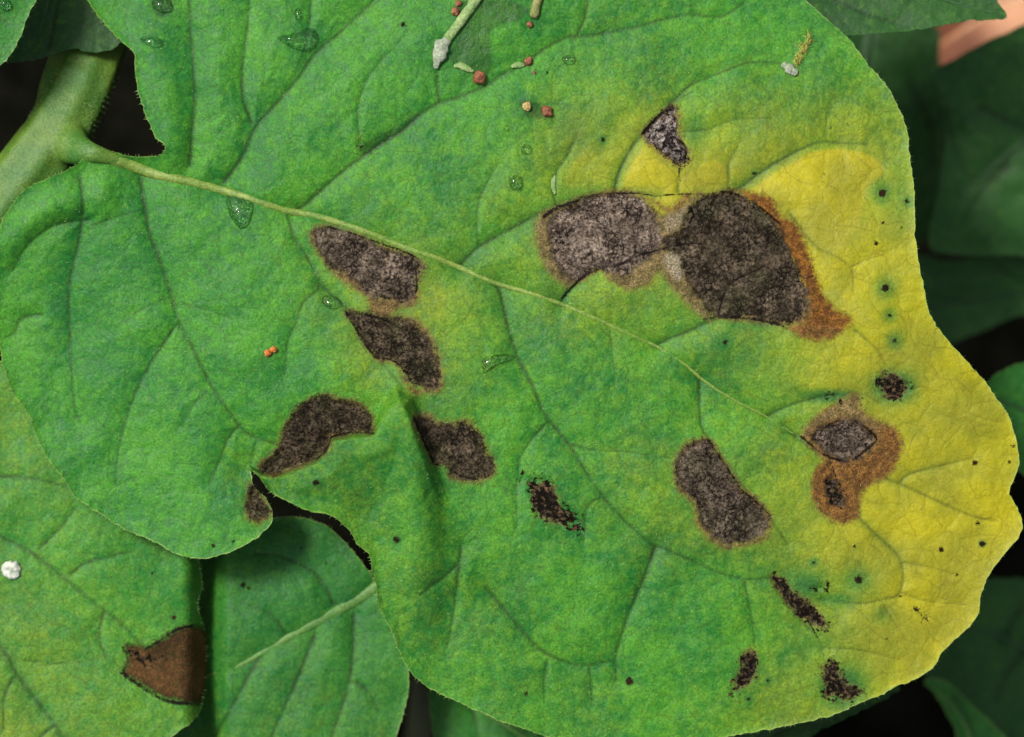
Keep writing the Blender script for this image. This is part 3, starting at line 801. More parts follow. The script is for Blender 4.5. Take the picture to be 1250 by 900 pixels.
SPOTS = [(1077,236,5,16,0),(1107,246,3,9,0),(1070,297,3,0,0),(1101,278,2,0,0),(1078,272,2,0,0),(1081,352,5,18,0),(1092,416,3,14,0),(1086,385,2,12,0),(885,418,3,14,0),(1048,708,5,19,0),
 (1193,639,3,0,0),(1199,664,4,6,0),(1149,671,3.2,0,0),(1168,702,2,0,0),(1082,780,2,0,0),(1043,667,2,0,0),(993,687,2,8,0),(1237,544,2.4,0,0),(1232,564,2.4,0,0),(1190,565,4,0,1),
 (484,659,4.5,10,0.7),(768,832,5,7,0.8),(642,847,2.5,0,0.5),(736,171,3,9,0.3),(492,30,3,8,0),(921,212,2.5,8,0),(386,589,4,9,0.3),(914,854,2.5,7,0),(1034,152,1.6,0,0),(1014,156,1.6,0,0),
 (1005,212,1.8,0,0),(260,666,3,0,0.5),(285,661,2.4,0,0.3),(668,89,2.4,0,1),(1099,728,1.6,0,0),(937,831,2,5,0),(690,70,1.2,0,0)]
YELLOW = [
 # (x, y, value)
 (30,300,0.0),(60,450,0.0),(120,560,0.0),(200,620,0.0),(200,300,0.02),(200,430,0.0),(290,450,0.0),(300,330,0.10),(330,380,0.03),(330,500,0.02),(290,620,0.0),
 (180,90,0.03),(270,60,0.04),(350,40,0.05),(270,160,0.08),(360,160,0.10),(450,60,0.08),(480,220,0.18),(430,240,0.14),(540,200,0.12),(520,60,0.05),(560,-50,0.04),(300,-60,0.02),
 (620,60,0.04),(620,150,0.10),(560,270,0.20),(640,230,0.22),(620,320,0.24),(700,200,0.45),(660,240,0.30),(740,110,0.30),(760,70,0.12),(720,145,0.34),(760,200,0.80),(800,215,0.85),(830,80,0.20),(820,225,0.86),
 (740,210,0.72),(705,225,0.55),(900,50,0.05),(960,30,0.03),(880,110,0.27),(860,180,0.62),(880,215,0.80),(930,100,0.2),(1000,90,0.18),(1040,110,0.18),(1090,160,0.38),(930,160,0.38),(960,170,0.48),(1000,150,0.27),(1060,160,0.45),
 (960,215,0.92),(1000,200,0.90),(1000,240,1.0),(1030,280,1.0),(1050,200,0.72),(1080,200,0.50),(1095,250,0.52),(1100,300,0.62),(1060,240,0.75),(1050,330,0.90),(1090,350,0.78),(1030,350,0.97),(1110,400,0.82),(1060,390,0.88),(1115,380,0.8),
 (1000,430,0.62),(940,420,0.45),(890,415,0.30),(860,400,0.42),(820,380,0.42),(780,370,0.48),(730,350,0.50),(700,365,0.35),(760,395,0.30),(640,340,0.42),(640,300,0.42),(650,275,0.4),
 (930,460,0.40),(980,460,0.60),(1030,440,0.80),(960,480,0.45),(870,450,0.18),(900,500,0.08),(840,470,0.05),(950,560,0.28),(960,530,0.35),(985,570,0.62),(960,610,0.60),(970,650,0.68),(900,560,0.25),
 (1040,460,0.82),(1120,440,0.92),(1160,470,0.92),(1130,520,0.80),(1180,520,0.82),(1215,540,0.80),(1100,500,0.80),(1140,580,0.85),(1200,600,0.92),(1090,620,0.92),(1150,640,0.97),(1060,660,0.93),(1130,700,1.0),(1190,700,1.0),(1230,640,1.0),(1060,700,0.72),(1010,660,0.78),
 (1150,760,1.0),(1100,760,0.85),(1100,800,0.85),(1060,830,0.72),(1040,770,0.60),(1000,740,0.40),(990,700,0.42),(1090,710,0.80),(960,690,0.30),(960,790,0.32),(990,830,0.45),(950,850,0.52),(970,870,0.46),(930,740,0.16),(900,770,0.16),(870,850,0.25),
 (520,330,0.38),(530,380,0.55),(545,440,0.50),(500,380,0.60),(430,370,0.35),(400,350,0.30),(560,400,0.28),(560,480,0.22),(520,490,0.25),(600,440,0.12),(610,520,0.13),(640,560,0.16),(590,590,0.16),(560,620,0.14),
 (680,430,0.16),(740,470,0.16),(760,540,0.22),(810,540,0.38),(815,600,0.42),(850,650,0.38),(780,610,0.22),(700,480,0.08),(800,480,0.14),(880,680,0.26),(840,640,0.42),
 (640,690,0.18),(700,720,0.12),(620,780,0.20),(570,740,0.24),(560,820,0.16),(690,760,0.16),(720,850,0.22),(640,840,0.18),(800,800,0.10),(840,740,0.06),(780,720,0.12),(830,860,0.14),(880,800,0.08),
 (330,588,0.38),(370,600,0.30),(430,570,0.20),(410,610,0.22),(450,620,0.22),(500,560,0.18),(450,650,0.24),(480,720,0.24),(500,790,0.18),
]
YPOLY = [([(905,238),(930,217),(962,197),(996,181),(1040,180),(1072,192),(1082,212),(1062,235),(1045,290),(1010,310),(975,280),(940,244)], 0.97, 6),
 ([(757,229),(762,208),(775,187),(790,170),(802,188),(818,200),(834,207),(868,192),(888,202),(888,232),(830,233),(760,233)], 0.84, 5),
 ([(684,226),(690,205),(708,180),(740,160),(768,165),(764,185),(752,206),(746,230),(700,236)], 0.55, 6),
 ([(786,238),(800,240),(826,240),(816,250),(804,250)], 0.9, 3),
 ([(520,325),(545,335),(560,380),(552,440),(540,470),(536,440),(524,405),(506,385),(512,365)], 0.42, 14),
 ([(1078,440),(1120,450),(1160,480),(1200,520),(1190,530),(1150,505),(1110,480),(1085,462)], 0.95, 8),
 ([(968,585),(988,612),(1002,640),(1045,655),(1092,690),(1092,720),(1060,700),(1010,660),(975,640),(962,610)], 0.72, 16)]
ISLANDS = [(848,160,18,26,0.6),(1092,472,30,22,1.1),(1048,712,26,18,0.5),(1012,484,38,9,0.85),(1030,838,30,26,0.95),(958,800,14,20,0.3),(1020,732,34,10,0.6),(985,715,26,18,0.8),(660,600,40,26,0.35),
 (690,630,30,22,0.4),(910,820,20,22,0.4),(990,790,24,16,0.35),(1078,750,14,14,0.4),(860,470,60,22,0.2),(700,560,30,40,0.25),(720,250,30,6,0.6),(640,272,20,8,0.4),(920,396,36,8,0.5),(400,380,22,14,0.45),(620,590,16,16,0.3),
 (850,270,10,16,0.2),(575,95,30,30,0.35),(545,590,26,12,0.4),(1100,235,14,40,0.35),(740,160,26,30,0.25),(820,700,50,16,0.3),(60,310,40,40,0.25),(30,390,22,16,0.3)]
WETS = [[(556,8),(600,-6),(640,8),(636,24),(612,30),(600,40),(600,82),(588,92),(556,80),(548,66),(560,40)],
        [(438,178),(462,165),(490,150),(512,138),(506,150),(486,166),(462,180),(446,190)],
        [(636,122),(655,126),(676,144),(660,146),(640,140)],
        [(184,-4),(212,-4),(206,16),(190,20)]]

CRACKS = [
 ([(686,364),(697,352),(712,338),(727,330),(745,326),(764,320),(776,312),(795,308)], 1.9),
 ([(664,264),(682,253),(700,247),(716,241),(735,237)], 2.6), ([(735,237),(775,236),(800,239),(830,237),(862,237)], 1.0),
 ([(860,390),(872,388),(880,387),(917,389),(940,394),(956,398)], 2.0), ([(877,386),(880,370),(886,355),(896,343),(915,334),(931,326)], 1.2), ([(896,343),(888,325),(880,318)], 0.9),
 ([(880,234),(894,236),(914,244),(934,258),(950,272)], 1.8), ([(795,308),(812,303),(845,297),(858,298)], 1.4), ([(842,252),(846,262),(842,272)], 1.8), ([(984,340),(992,337)],1.4),
 ([(785,163),(796,150),(806,140),(820,128)], 2.4), ([(830,172),(838,182),(834,200)], 2.0), ([(828,203),(830,222)], 0.8),
 ([(978,533),(990,543),(1004,554),(1018,560),(1038,564)], 1.9), ([(1040,563),(1056,550),(1070,537),(1062,526),(1052,519)], 1.8), ([(998,534),(1010,520),(1022,514)], 1.0),
 ([(400,277),(430,285),(460,296),(490,306),(507,314)], 1.6), ([(507,328),(509,345),(508,358)], 1.4), ([(466,362),(475,365),(482,364)], 1.8),
 ([(422,381),(432,397),(445,418),(458,436)], 2.2), ([(458,436),(479,440),(492,451),(502,464)], 1.6), ([(445,384),(470,391),(490,402),(500,415)], 1.3),
 ([(864,537),(875,553),(890,575),(905,598),(920,610),(937,626)], 1.7), ([(883,612),(895,604),(906,604)], 0.9),
 ([(506,512),(519,542),(529,564)], 1.9), ([(529,566),(548,572),(560,580),(585,586)], 1.2), ([(404,533),(430,528),(456,529)], 1.6), ([(386,561),(399,549),(404,534)],1.4),
 ([(320,578),(336,562),(352,556)], 1.2), ([(944,705),(960,726),(980,748),(998,778)], 1.2), ([(904,800),(906,820),(914,835)], 1.2), ([(921,795),(922,815),(914,832)], 1.2),
 ([(720,256),(735,275),(745,282),(756,288)], 0.9), ([(1013,562),(1021,585),(1030,612)], 0.9),
]
SEAM = [(306,572),(320,578),(345,578),(388,560),(404,534),(455,528),(466,500),(484,476),(502,486),(516,530),(537,585),(560,650),(576,760),(560,1000),(390,1000),(352,640),(335,612),(326,597),(312,579),(304,570)]
def main_z(X, Y):
    r2 = ((X - 600) / 620) ** 2 + ((Y - 420) / 480) ** 2
    z = -24 * r2
    # lower left lobe hangs a little, the far right side is arched
    z += -16 * smooth(330, 40, X) * smooth(220, 420, Y)
    z += 10 * np.exp(-((X - 1060) / 110) ** 2 - ((Y - 330) / 120) ** 2)
    # long soft crest across the yellow side
    q = (X - 1100) * 0.62 + (Y - 430) * -0.78
    z += 9 * np.exp(-(q / 26) ** 2) * smooth(1000, 1080, X)
    # pleat: the lower flap rides over the lobe along the seam
    P = np.array(SEAM, float)
    d, _ = seg_dist(X, Y, P, True)
    d = np.where(inside(X, Y, P), d, -d)
    w = 5 + 8 * smooth(480, 510, X) + 40 * smooth(590, 730, Y) * smooth(430, 560, X) + 12 * smooth(515, 480, Y)
    z += 30 * smooth(-0.5, 1, d / w) * np.exp(-np.maximum(d - 26, 0) / 75) * smooth(900, 640, Y) * (1 - 0.85 * smooth(500, 550, X) * smooth(540, 610, Y))
    z -= 16 * np.exp(-np.maximum(-d, 0) / 45) * (d < 0) * smooth(440, 520, Y) * smooth(560, 420, X)
    # the pleat's two crests
    c1, t1 = seg_dist(X, Y, catmull([(490,480),(500,540),(520,620),(540,690)], 8), False)
    z += 8 * np.exp(-(c1 / 26) ** 2) * (1 - 0.7 * t1)
    # folds of the top left part and the lobe's shoulder
    c2, t2 = seg_dist(X, Y, catmull([(10,300),(60,255),(120,240)], 8), False)
    z += 9 * np.exp(-(c2 / 20) ** 2)
    c3, _ = seg_dist(X, Y, catmull([(185,60),(200,120),(210,180)], 8), False)
    z += 7 * np.exp(-(c3 / 26) ** 2)
    # margin curls down along the top right, up along the bottom
    return z

main_root, main_zat, MF, MOD, MBASE = build_leaf('blighted_leaf',
    'large green leaf turning yellow at its tip, spotted with brown blight lesions', 'leaf', None,
    OUT, VEINS, M['leaf'], main_z, s=1.8, lesions=LESIONS, tans=TANS, flecks=FLECKS, spots=SPOTS, yellow=YELLOW, cracks=CRACKS, ypoly=YPOLY, halo=0.55,
    islands=ISLANDS, wets=WETS, midrib=MIDRIB, rib_mat=M['rib'], rib_w=RIB_W, amp=1.3, hair=1, seed=3)
from_lesion = [catmull(L[0], 6, True) for L in LESIONS]

# short silvery hairs standing on the blade
vs, fs = [], []
for _ in range(5200):
    x, y = random.uniform(0, 1240), random.uniform(-10, 905)
    j = int((y - MF.ys[0]) / MF.s); i = int((x - MF.xs[0]) / MF.s)
    if 0 <= j < MF.shape[0] and 0 <= i < MF.shape[1] and MOD[j, i] > 4:
        if x > 880 and random.random() < 0.6: continue
        if any(inside(np.array([x]), np.array([y]), L)[0] for L in from_lesion): continue
        z = main_zat(x, y); a = random.uniform(0, 6.28); L = random.uniform(1.5, 4)
        one_hair(vs, fs, (x, y, z - 0.4), (x + L * math.cos(a), y + L * math.sin(a), z + random.uniform(1.5, 3.5)), 0.42)
o = mesh_from('surface_hair', vs, fs, M['hair'], main_root, local=MBASE); o['kind'] = 'stuff'

# ================================================================== stem
stem_root = thing('plant_stalk', at(-70, 345, -90), 'thick ribbed green stem that carries the big blighted leaf', 'stalk')
sp = catmull([(190,-150,-230),(150,-30,-150),(122,50,-112),(98,110,-88),(66,168,-74),(24,226,-74),(-50,320,-92),(-120,420,-300),(-150,470,-900)], 6)
sr = np.interp(np.linspace(0, 1, len(sp)), [0, 0.25, 0.4, 0.55, 1], [30, 34, 38, 42, 44])
a_ = tube('stem_body', [tuple(p) for p in sp], list(sr), M['stem'], None, flat=0.62, sides=48, rough=0.05, ridges=0.05, nridge=7)
pc = catmull([(86,60,-118,24),(74,120,-100,30),(74,160,-76,30),(92,181,-47,22),(112,186.5,main_zat(113,187)-1,13),(132,192,main_zat(132,192)-0.6,9.6),(150,197.6,main_zat(150,198)-0.6,7.4),(166,203.5,main_zat(166,204)-0.8,6.4)], 4)
b_ = tube('petiole', [tuple(p[:3]) for p in pc], [p[3] for p in pc], M['stem'], None, flat=0.72, sides=28, rough=0.05)
both = a_.data.copy()
import bmesh
bm = bmesh.new(); bm.from_mesh(a_.data); bm.from_mesh(b_.data); bm.to_mesh(both); bm.free()
bpy.data.objects.remove(b_)
a_.data = both
md_ = a_.modifiers.new('weld', 'REMESH'); md_.mode = 'VOXEL'; md_.voxel_size = 0.00022
md_ = a_.modifiers.new('soften', 'SMOOTH'); md_.factor = 0.6; md_.iterations = 14
bpy.context.view_layer.update()
ev = a_.evaluated_get(bpy.context.evaluated_depsgraph_get())
body = bpy.data.meshes.new_from_object(ev)
a_.modifiers.clear(); a_.data = body
body.transform(Matrix.Translation(-Vector(at(-70, 345, -90))))
body.polygons.foreach_set('use_smooth', np.ones(len(body.polygons), bool))
if not body.materials: body.materials.append(M['stem'])
a_.parent = stem_root
vs, fs = [], []
for k in range(420):
    i = random.randrange(40, len(sp) - 60); t = random.uniform(-0.3, 3.4)
    d = sp[min(i + 1, len(sp) - 1)] - sp[i - 1]; L = np.hypot(d[0], d[1]) + 1e-6
    sx, sy = d[1] / L, -d[0] / L
    rr = sr[i] * 0.97
    p = (sp[i][0] + sx * math.cos(t) * rr, sp[i][1] + sy * math.cos(t) * rr, sp[i][2] + math.sin(t) * rr * 0.62)
    e = (p[0] + sx * math.cos(t) * 4 + random.uniform(-2, 2), p[1] + sy * math.cos(t) * 4 + random.uniform(-2, 2), p[2] + math.sin(t) * 4)
    one_hair(vs, fs, p, e, 0.45)
o = mesh_from('stem_hair', vs, fs, M['hair'], stem_root, local=at(-70, 345, -90)); o['kind'] = 'stuff'

# ================================================================== neighbouring leaves
def plane_z(z0, gx=0.0, gy=0.0, cx=0, cy=0, bow=0.0, r=300.0):
    return lambda X, Y: z0 + gx * (X - cx) + gy * (Y - cy) - bow * (((X - cx) / r) ** 2 + ((Y - cy) / r) ** 2)

# lower left leaf, in front of the next one
_, low_zat, _, _, _ = build_leaf('lower_leaf', 'bright green leaf in the lower left corner with one brown patch on its edge', 'leaf', 'leaves under the blighted leaf',
    [(-190,470),(-90,440),(20,445),(120,500),(200,580),(236,650),(244,690),(247,718),(242,741),(250,768),(252,802),(250,838),(245,866),(232,884),(208,902),(170,960),(60,1020),(-80,1020),(-190,930),(-250,760),(-240,600)],
    [V([(-120,590),(-40,632),(0,655),(34,672),(74,702),(104,728),(134,750),(155,768),(168,783)], 3.2, 8, 24),
     V([(-90,720),(-30,760),(7,798),(20,822),(44,855),(67,886),(90,930)], 3.0, 8, 22),
     V([(126,748),(121,775),(130,805)], 2.2, 5, 14), V([(87,701),(101,689),(128,681),(165,672)], 2.2, 6, 14),
     V([(47,671),(74,644),(92,620)], 2.0, 5, 12), V([(20,822),(5,850),(4,890)], 2.2, 5, 14), V([(30,806),(70,810),(110,806)], 1.6, 3, 12, False), V([(66,886),(50,900),(44,925)],2,5,12),
     V([(0,582),(40,584),(85,596)], 2.0, 5, 12)],
    M['leaf_low'], lambda X, Y: -58 - 6 * smooth(120, 220, X) - 62 * smooth(214, 262, X) ** 2 - 8 * ((Y - 740) / 250) ** 2,
    s=2.4, lesions=[([(151,790),(168,786),(178,790),(192,782),(215,768),(232,763),(249,775),(251,802),(249,835),(243,857),(232,859),(215,857),(195,850),(171,835),(150,822),(157,802)], -1, 'rusty brown patch on the leaf edge')],
    tans=[([(151,790),(168,786),(178,790),(192,782),(215,768),(232,763),(256,772),(258,802),(256,838),(246,860),(232,859),(215,857),(195,850),(171,835),(150,822),(157,802)], 0.6, -1.0)],
    flecks=[([(158,790),(170,792),(178,800),(192,794),(198,806),(180,814),(166,808)], -1.0)],
    cracks=[([(150,822),(160,830),(171,837),(195,852),(215,858),(242,859)], 2.6), ([(178,792),(192,784),(215,769),(234,764)], 2.0), ([(150,790),(156,803),(150,822)], 1.6)],
    spots=[(212,754,3,6,0.6),(186,700,2,0,0)], yellow=[(0,880,0.5,110),(-60,800,0.4,110),(100,700,0.08,110),(150,860,0.25),(230,690,0.12),(60,540,0.3,70),(180,780,0.15)],
    midrib=[(-245,640),(-180,650),(-120,668),(-60,700),(-20,740)], rib_mat=M['rib_mid'], rib_w=[(0,9),(0.5,6),(1,2)], seed=21, petiole=[(-420,600,-700,10),(-330,610,-300,10),(-270,628,-150,10)], hair=1, amp=0.9)

# lower middle leaf
build_leaf('lower_leaf', 'mid green leaf with a pale forked midrib showing below the torn notch', 'leaf', 'leaves under the blighted leaf',
    [(214,915),(196,850),(190,760),(205,690),(240,655),(290,636),(330,632),(370,632),(404,646),(440,684),(470,730),(490,780),(499,820),(495,862),(482,905),(450,990),(360,1040),(270,1000)],
    [V([(316,803),(290,850),(262,900),(240,950)], 2.6, 6, 16), V([(384,776),(363,828),(333,896),(310,960)], 2.6, 6, 16), V([(432,752),(430,802),(422,849),(400,910)], 2.8, 9, 16),
     V([(435,832),(450,845),(462,869)], 2.2, 5, 12), V([(407,738),(396,715),(380,697),(345,680),(310,676)], 2.4, 6, 16), V([(352,778),(330,750),(290,735)], 1.8, 4, 14, False), V([(440,735),(452,715),(455,700)], 2.2, 6, 12)],
    M['leaf_mid'], lambda X, Y: -88 - 55 * smooth(282, 236, X) - 8 * ((X - 350) / 150) ** 2 - 10 * ((Y - 800) / 160) ** 2,
    s=2.4, spots=[(297,714,3.4,0,0.2),(304,718,3.2,0,0.2),(398,687,2,0,0),(408,690,2,0,0),(367,669,1.6,0,0)], yellow=[(350,860,0.18,90),(400,700,0.02,90),(250,800,0.12)],
    midrib=[(466,712),(444,728),(420,741),(386,760),(353,778),(319,798),(286,815),(252,825),(215,832)], rib_mat=M['rib_mid'], rib_flat=0.42, rib_w=[(0,8),(0.3,6),(0.6,3.6),(1,1)], seed=31,
    petiole=[(640,620,-420,9),(560,660,-260,9),(500,692,-150,9)], hair=1, amp=1.0)

# dim leaf under the bottom margin
build_leaf('lower_leaf', 'shaded dark green leaf tip peeping out below the bottom margin', 'leaf', 'leaves under the blighted leaf',
    [(524,845),(540,830),(600,830),(680,850),(760,880),(800,940),(760,1040),(650,1060),(570,1000),(535,920),(527,880)],
    [V([(572,856),(580,880),(588,920)], 2.4, 6, 14)],
    M['leaf_mid'], plane_z(-190, 0.05, 0, 560, 870, 14, 160), s=3, midrib=[(760,1000),(700,950),(640,900),(560,852)], rib_mat=M['rib_mid'], rib_w=[(0,7),(1,2)], seed=41,
    petiole=[(900,1180,-700,8),(850,1100,-350,8)])
build_leaf('lower_leaf', 'narrow dark leaf edge under the yellow bottom margin beside the black soil', 'leaf', 'leaves under the blighted leaf',
    [(800,880),(880,850),(960,835),(1040,825),(1097,838),(1090,848),(1066,861),(1040,874),(1016,886),(990,900),(940,960),(860,990),(800,950)],
    [V([(900,930),(960,890),(1040,850)], 2.4, 5, 14)],
    M['leaf_dark_shade'], plane_z(-120, 0, 0, 950, 880, 14, 150), s=3, midrib=[(810,935),(880,920),(950,890)], rib_mat=M['rib_dark_shade'], rib_w=[(0,7),(1,1)], seed=43,
    petiole=[(640,1080,-700,8),(720,990,-300,8)])

# top left leaf
_, top_zat, _, _, _ = build_leaf('upper_leaf', 'mid green leaf corner with a droplet at the top left', 'leaf', 'leaves round the blighted leaf',
    [(46,-10),(40,8),(34,20),(24,47),(10,71),(-4,84),(-60,130),(-140,130),(-210,60),(-220,-60),(-150,-160),(-20,-150),(40,-80)],
    [V([(-100,-40),(-40,-10),(10,30)], 2.6, 6, 16), V([(-60,-20),(-20,-60),(10,-90)], 2.4, 6, 16)],
    M['leaf_mid'], plane_z(22, 0.0, 0, -60, 0, 12, 160), s=3, midrib=[(-200,-80),(-120,-45),(-50,-8),(0,20)], rib_mat=M['rib_mid'], rib_w=[(0,7),(1,1)], seed=51,
    petiole=[(-420,-260,-700,8),(-320,-160,-250,8)], hair=1)
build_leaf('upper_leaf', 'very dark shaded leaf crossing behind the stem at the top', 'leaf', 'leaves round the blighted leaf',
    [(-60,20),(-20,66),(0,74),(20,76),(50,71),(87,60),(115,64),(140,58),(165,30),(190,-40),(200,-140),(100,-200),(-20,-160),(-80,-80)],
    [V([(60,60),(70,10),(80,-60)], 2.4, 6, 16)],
    M['leaf_dark_shade'], plane_z(-70, 0.0, 0.05, 60, 60, 4, 160), s=3, midrib=[(100,-190),(80,-100),(60,0),(40,60)], rib_mat=M['rib_dark_shade'], rib_w=[(0,6),(1,1)], seed=53,
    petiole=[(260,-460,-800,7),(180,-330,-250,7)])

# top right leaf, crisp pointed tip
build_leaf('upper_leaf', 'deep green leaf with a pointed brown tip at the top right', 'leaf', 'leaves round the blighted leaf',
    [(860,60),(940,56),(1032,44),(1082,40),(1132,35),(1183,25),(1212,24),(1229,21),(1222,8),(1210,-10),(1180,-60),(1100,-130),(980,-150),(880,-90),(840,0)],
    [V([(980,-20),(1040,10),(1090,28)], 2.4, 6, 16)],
    M['leaf_dark_shade'], plane_z(-62, 0.02, 0.15, 1050, 20, 12, 200), s=3, spots=[(1228,21,4,0,1)], midrib=[(860,-60),(960,-45),(1080,-20),(1180,8),(1226,20)], rib_mat=M['rib_dark_shade'], rib_w=[(0,7),(1,1)], seed=55,
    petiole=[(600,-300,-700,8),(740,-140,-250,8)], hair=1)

deep = M['leaf_dark_shade']
M['leaf_shade'] = leaf_material('shaded_leaf_tissue', (0.012, 0.058, 0.011), (0.024, 0.088, 0.015), grain=0.3, sick=False)  # lighter variant, still with background shade put into the colour
DEEP = [
 ('blackish green leaf in deep shade right behind the upper right margin', [(960,30),(1040,20),(1138,30),(1146,70),(1152,120),(1152,180),(1144,250),(1120,300),(1040,330),(960,260),(930,140)], -420, 0.0, 0.0,
   [(1070,-10),(1050,110),(1035,280)], [V([(1110,100),(1135,150),(1142,200)], 4, 8, 24)], [(1100,-200,-800,9),(1080,-80,-520,9)], 61),
 ('large blurred green leaf below the rusty dead leaf', [(1140,88),(1165,72),(1190,58),(1225,42),(1290,20),(1380,60),(1430,180),(1400,280),(1320,318),(1240,312),(1180,312),(1135,300),(1146,230),(1154,170),(1150,120)], -330, 0.05, -0.1,
   [(1410,60),(1320,120),(1240,180),(1170,240)], [V([(1150,120),(1165,180),(1180,210)], 4, 7, 26), V([(1195,130),(1235,150),(1290,170)], 4, 7, 26), V([(1230,200),(1200,230),(1175,270)], 4, 7, 26)], [(1600,-80,-900,9),(1490,0,-460,9)], 62),
 ('dark blurred leaf behind the right margin above a black gap', [(1100,320),(1160,318),(1220,314),(1300,322),(1400,340),(1420,400),(1330,398),(1250,386),(1210,400),(1170,416),(1130,430),(1080,420)], -400, 0.0, 0.0,
   [(1420,380),(1330,365),(1220,360),(1120,380)], [V([(1280,362),(1240,340),(1215,325)], 4, 7, 24)], [(1600,420,-900,9),(1500,400,-560,9)], 63),
 ('green leaf at the right edge beside the yellow shoulder', [(1204,470),(1225,452),(1250,442),(1310,430),(1400,470),(1420,560),(1360,620),(1280,600),(1240,570),(1225,530),(1216,498)], -230, 0.0, 0.05,
   [(1400,520),(1320,510),(1250,500),(1215,485)], [V([(1290,508),(1265,480),(1250,460)], 3, 6, 20)], [(1600,560,-900,9),(1490,535,-420,9)], 64),
 ('dark leaf in the lower right behind the yellow tip', [(1120,745),(1165,720),(1220,706),(1290,720),(1360,800),(1340,900),(1270,960),(1220,900),(1185,868),(1150,840),(1120,810)], -360, 0.0, 0.0,
   [(1340,840),(1270,800),(1200,770),(1140,760)], [V([(1250,795),(1225,830),(1215,860)], 4, 7, 22), V([(1225,780),(1240,750),(1260,730)], 4, 7, 22)], [(1560,960,-900,9),(1440,890,-560,9)], 65),
]
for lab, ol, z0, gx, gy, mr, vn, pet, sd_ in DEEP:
    build_leaf('background_leaf', lab, 'leaf', 'leaves in the shade behind', ol, vn, {61: deep, 64: M['leaf_mid']}.get(sd_, M['leaf_shade']), plane_z(z0, gx, gy, ol[0][0], ol[0][1], 16, 200), s=4.5,
               midrib=mr, rib_mat=M['rib_dark_shade'], rib_w=[(0, 8), (1, 2)], seed=sd_, amp=1.6, crumple=1.6, petiole=pet)
build_leaf('background_leaf', 'paler green leaf tip beside the black soil in the bottom right corner', 'leaf', 'leaves in the shade behind',
    [(1128,832),(1145,828),(1163,838),(1185,860),(1212,884),(1240,920),(1260,1000),(1200,1040),(1170,960),(1168,900),(1158,876),(1143,850)],
    [V([(1165,850),(1185,890),(1190,930)], 3, 6, 16)], M['leaf_mid'], plane_z(-300, 0, 0, 1160, 870, 10, 160), s=3.5,
    midrib=[(1215,1020),(1200,950),(1175,880),(1140,838)], rib_mat=M['rib_mid'], rib_w=[(0, 6), (1, 1)], seed=66, petiole=[(1300,1300,-900,8),(1245,1130,-480,8)])

# rusty dead leaf
vs, fs = [], []
dn = plane_z(-560, 0.0, 0.0, 1195, 20, 20, 150)
dN = NT('dry_leaf_skin')
nn = dN.noise(0.012, 3)
dc = dN.mix(dN.ss(dN.attr('yel'), 0.0, 1.0), (0.12, 0.034, 0.012), (0.40, 0.20, 0.11))
dc = dN.scale_col(dc, dN.ss(nn, 0.3, 0.7, 0.8, 1.15))
dN.set(dN.p.inputs['Base Color'], dc); dN.p.inputs['Roughness'].default_value = 0.8
build_leaf('dead_leaf', 'blurred peach and rust coloured dead leaf under the pointed green tip', 'dead leaf', None,
    [(1120,30),(1150,0),(1200,-30),(1260,-40),(1300,-10),(1290,30),(1240,60),(1190,85),(1150,92),(1128,70)],
    [V([(1150,50),(1200,20),(1260,-10)], 3, 5, 20)], dN.m, dn, s=4, yellow=[(1140,60,0.0,22),(1165,60,0.1,20),(1190,48,0.3,16),(1216,36,0.7,14),(1236,8,1.0,22),(1280,0,1.0,25),(1130,20,0.0,25)],
    midrib=[(1130,70),(1180,35),(1240,0),(1290,-20)], rib_mat=M['dry'], rib_w=[(0, 5), (1, 2)], seed=71, petiole=[(1040,220,-900,6),(1090,120,-640,6)])

# dim stem in the gap at the bottom
t = thing('side_stem', at(505, 940, -420), 'dim brownish green stem in the gap below the bottom margin', 'stem')
tube('stem_body', [(470,1100,-900),(500,960,-470),(514,880,-400),(520,820,-380),(540,740,-420),(600,600,-900)], [20,20,19,18,18,18],
     plain('dim_stem_skin', (0.030,0.040,0.014), (0.045,0.055,0.02), 0.02), t, at(505, 940, -420), sides=20, rough=0.06)

# ================================================================== soil
GZ = -1100
g = 60
vs = []; fs = []
for j in range(g + 1):
    for i in range(g + 1):
        x = (i / g - 0.5) * 1.6; y = (j / g - 0.5) * 1.6
        dns = 1.0 if abs(x) < 0.3 and abs(y) < 0.3 else 0.6
        z = GZ * U + 0.012 * mnoise.fractal((x * 9, y * 9, 0.3), 1.0, 2.0, 5) * dns
        vs.append((x, y, z))
for j in range(g):
    for i in range(g):
        a = j * (g + 1) + i
        fs.append((a, a + 1, a + g + 2, a + g + 1))
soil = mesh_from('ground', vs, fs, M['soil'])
tag(soil, 'dark damp soil far below the leaves, its deep shade put into the colour', None, None, 'structure')
# a few clods in the gap that shows bare soil
vs, fs = [], []
def clod(name, x, y, z, r, mat, label, cat, group=None, squash=0.8, rough=0.35, sub=3, parent=None):
    import bmesh
    bm = bmesh.new()
    bmesh.ops.create_icosphere(bm, subdivisions=sub, radius=1.0)
    sd_ = random.uniform(0, 100)
    for v in bm.verts:
        n = mnoise.fractal(v.co * 1.6 + Vector((sd_, 0, 0)), 0.9, 2.0, 3)
        v.co *= 1 + rough * n
        v.co.z *= squash
    me = bpy.data.meshes.new(name); bm.to_mesh(me); bm.free()
    for p in me.polygons: p.use_smooth = True
    me.materials.append(mat)
    o = bpy.data.objects.new(name, me); COL.objects.link(o)
    o.location = at(x, y, z); o.scale = (r * U,) * 3; o.rotation_euler = (0, 0, random.uniform(0, 6))
    me.transform(Matrix.Scale(1, 4))
    if parent: o.parent = parent
    return tag(o, label, cat, group)

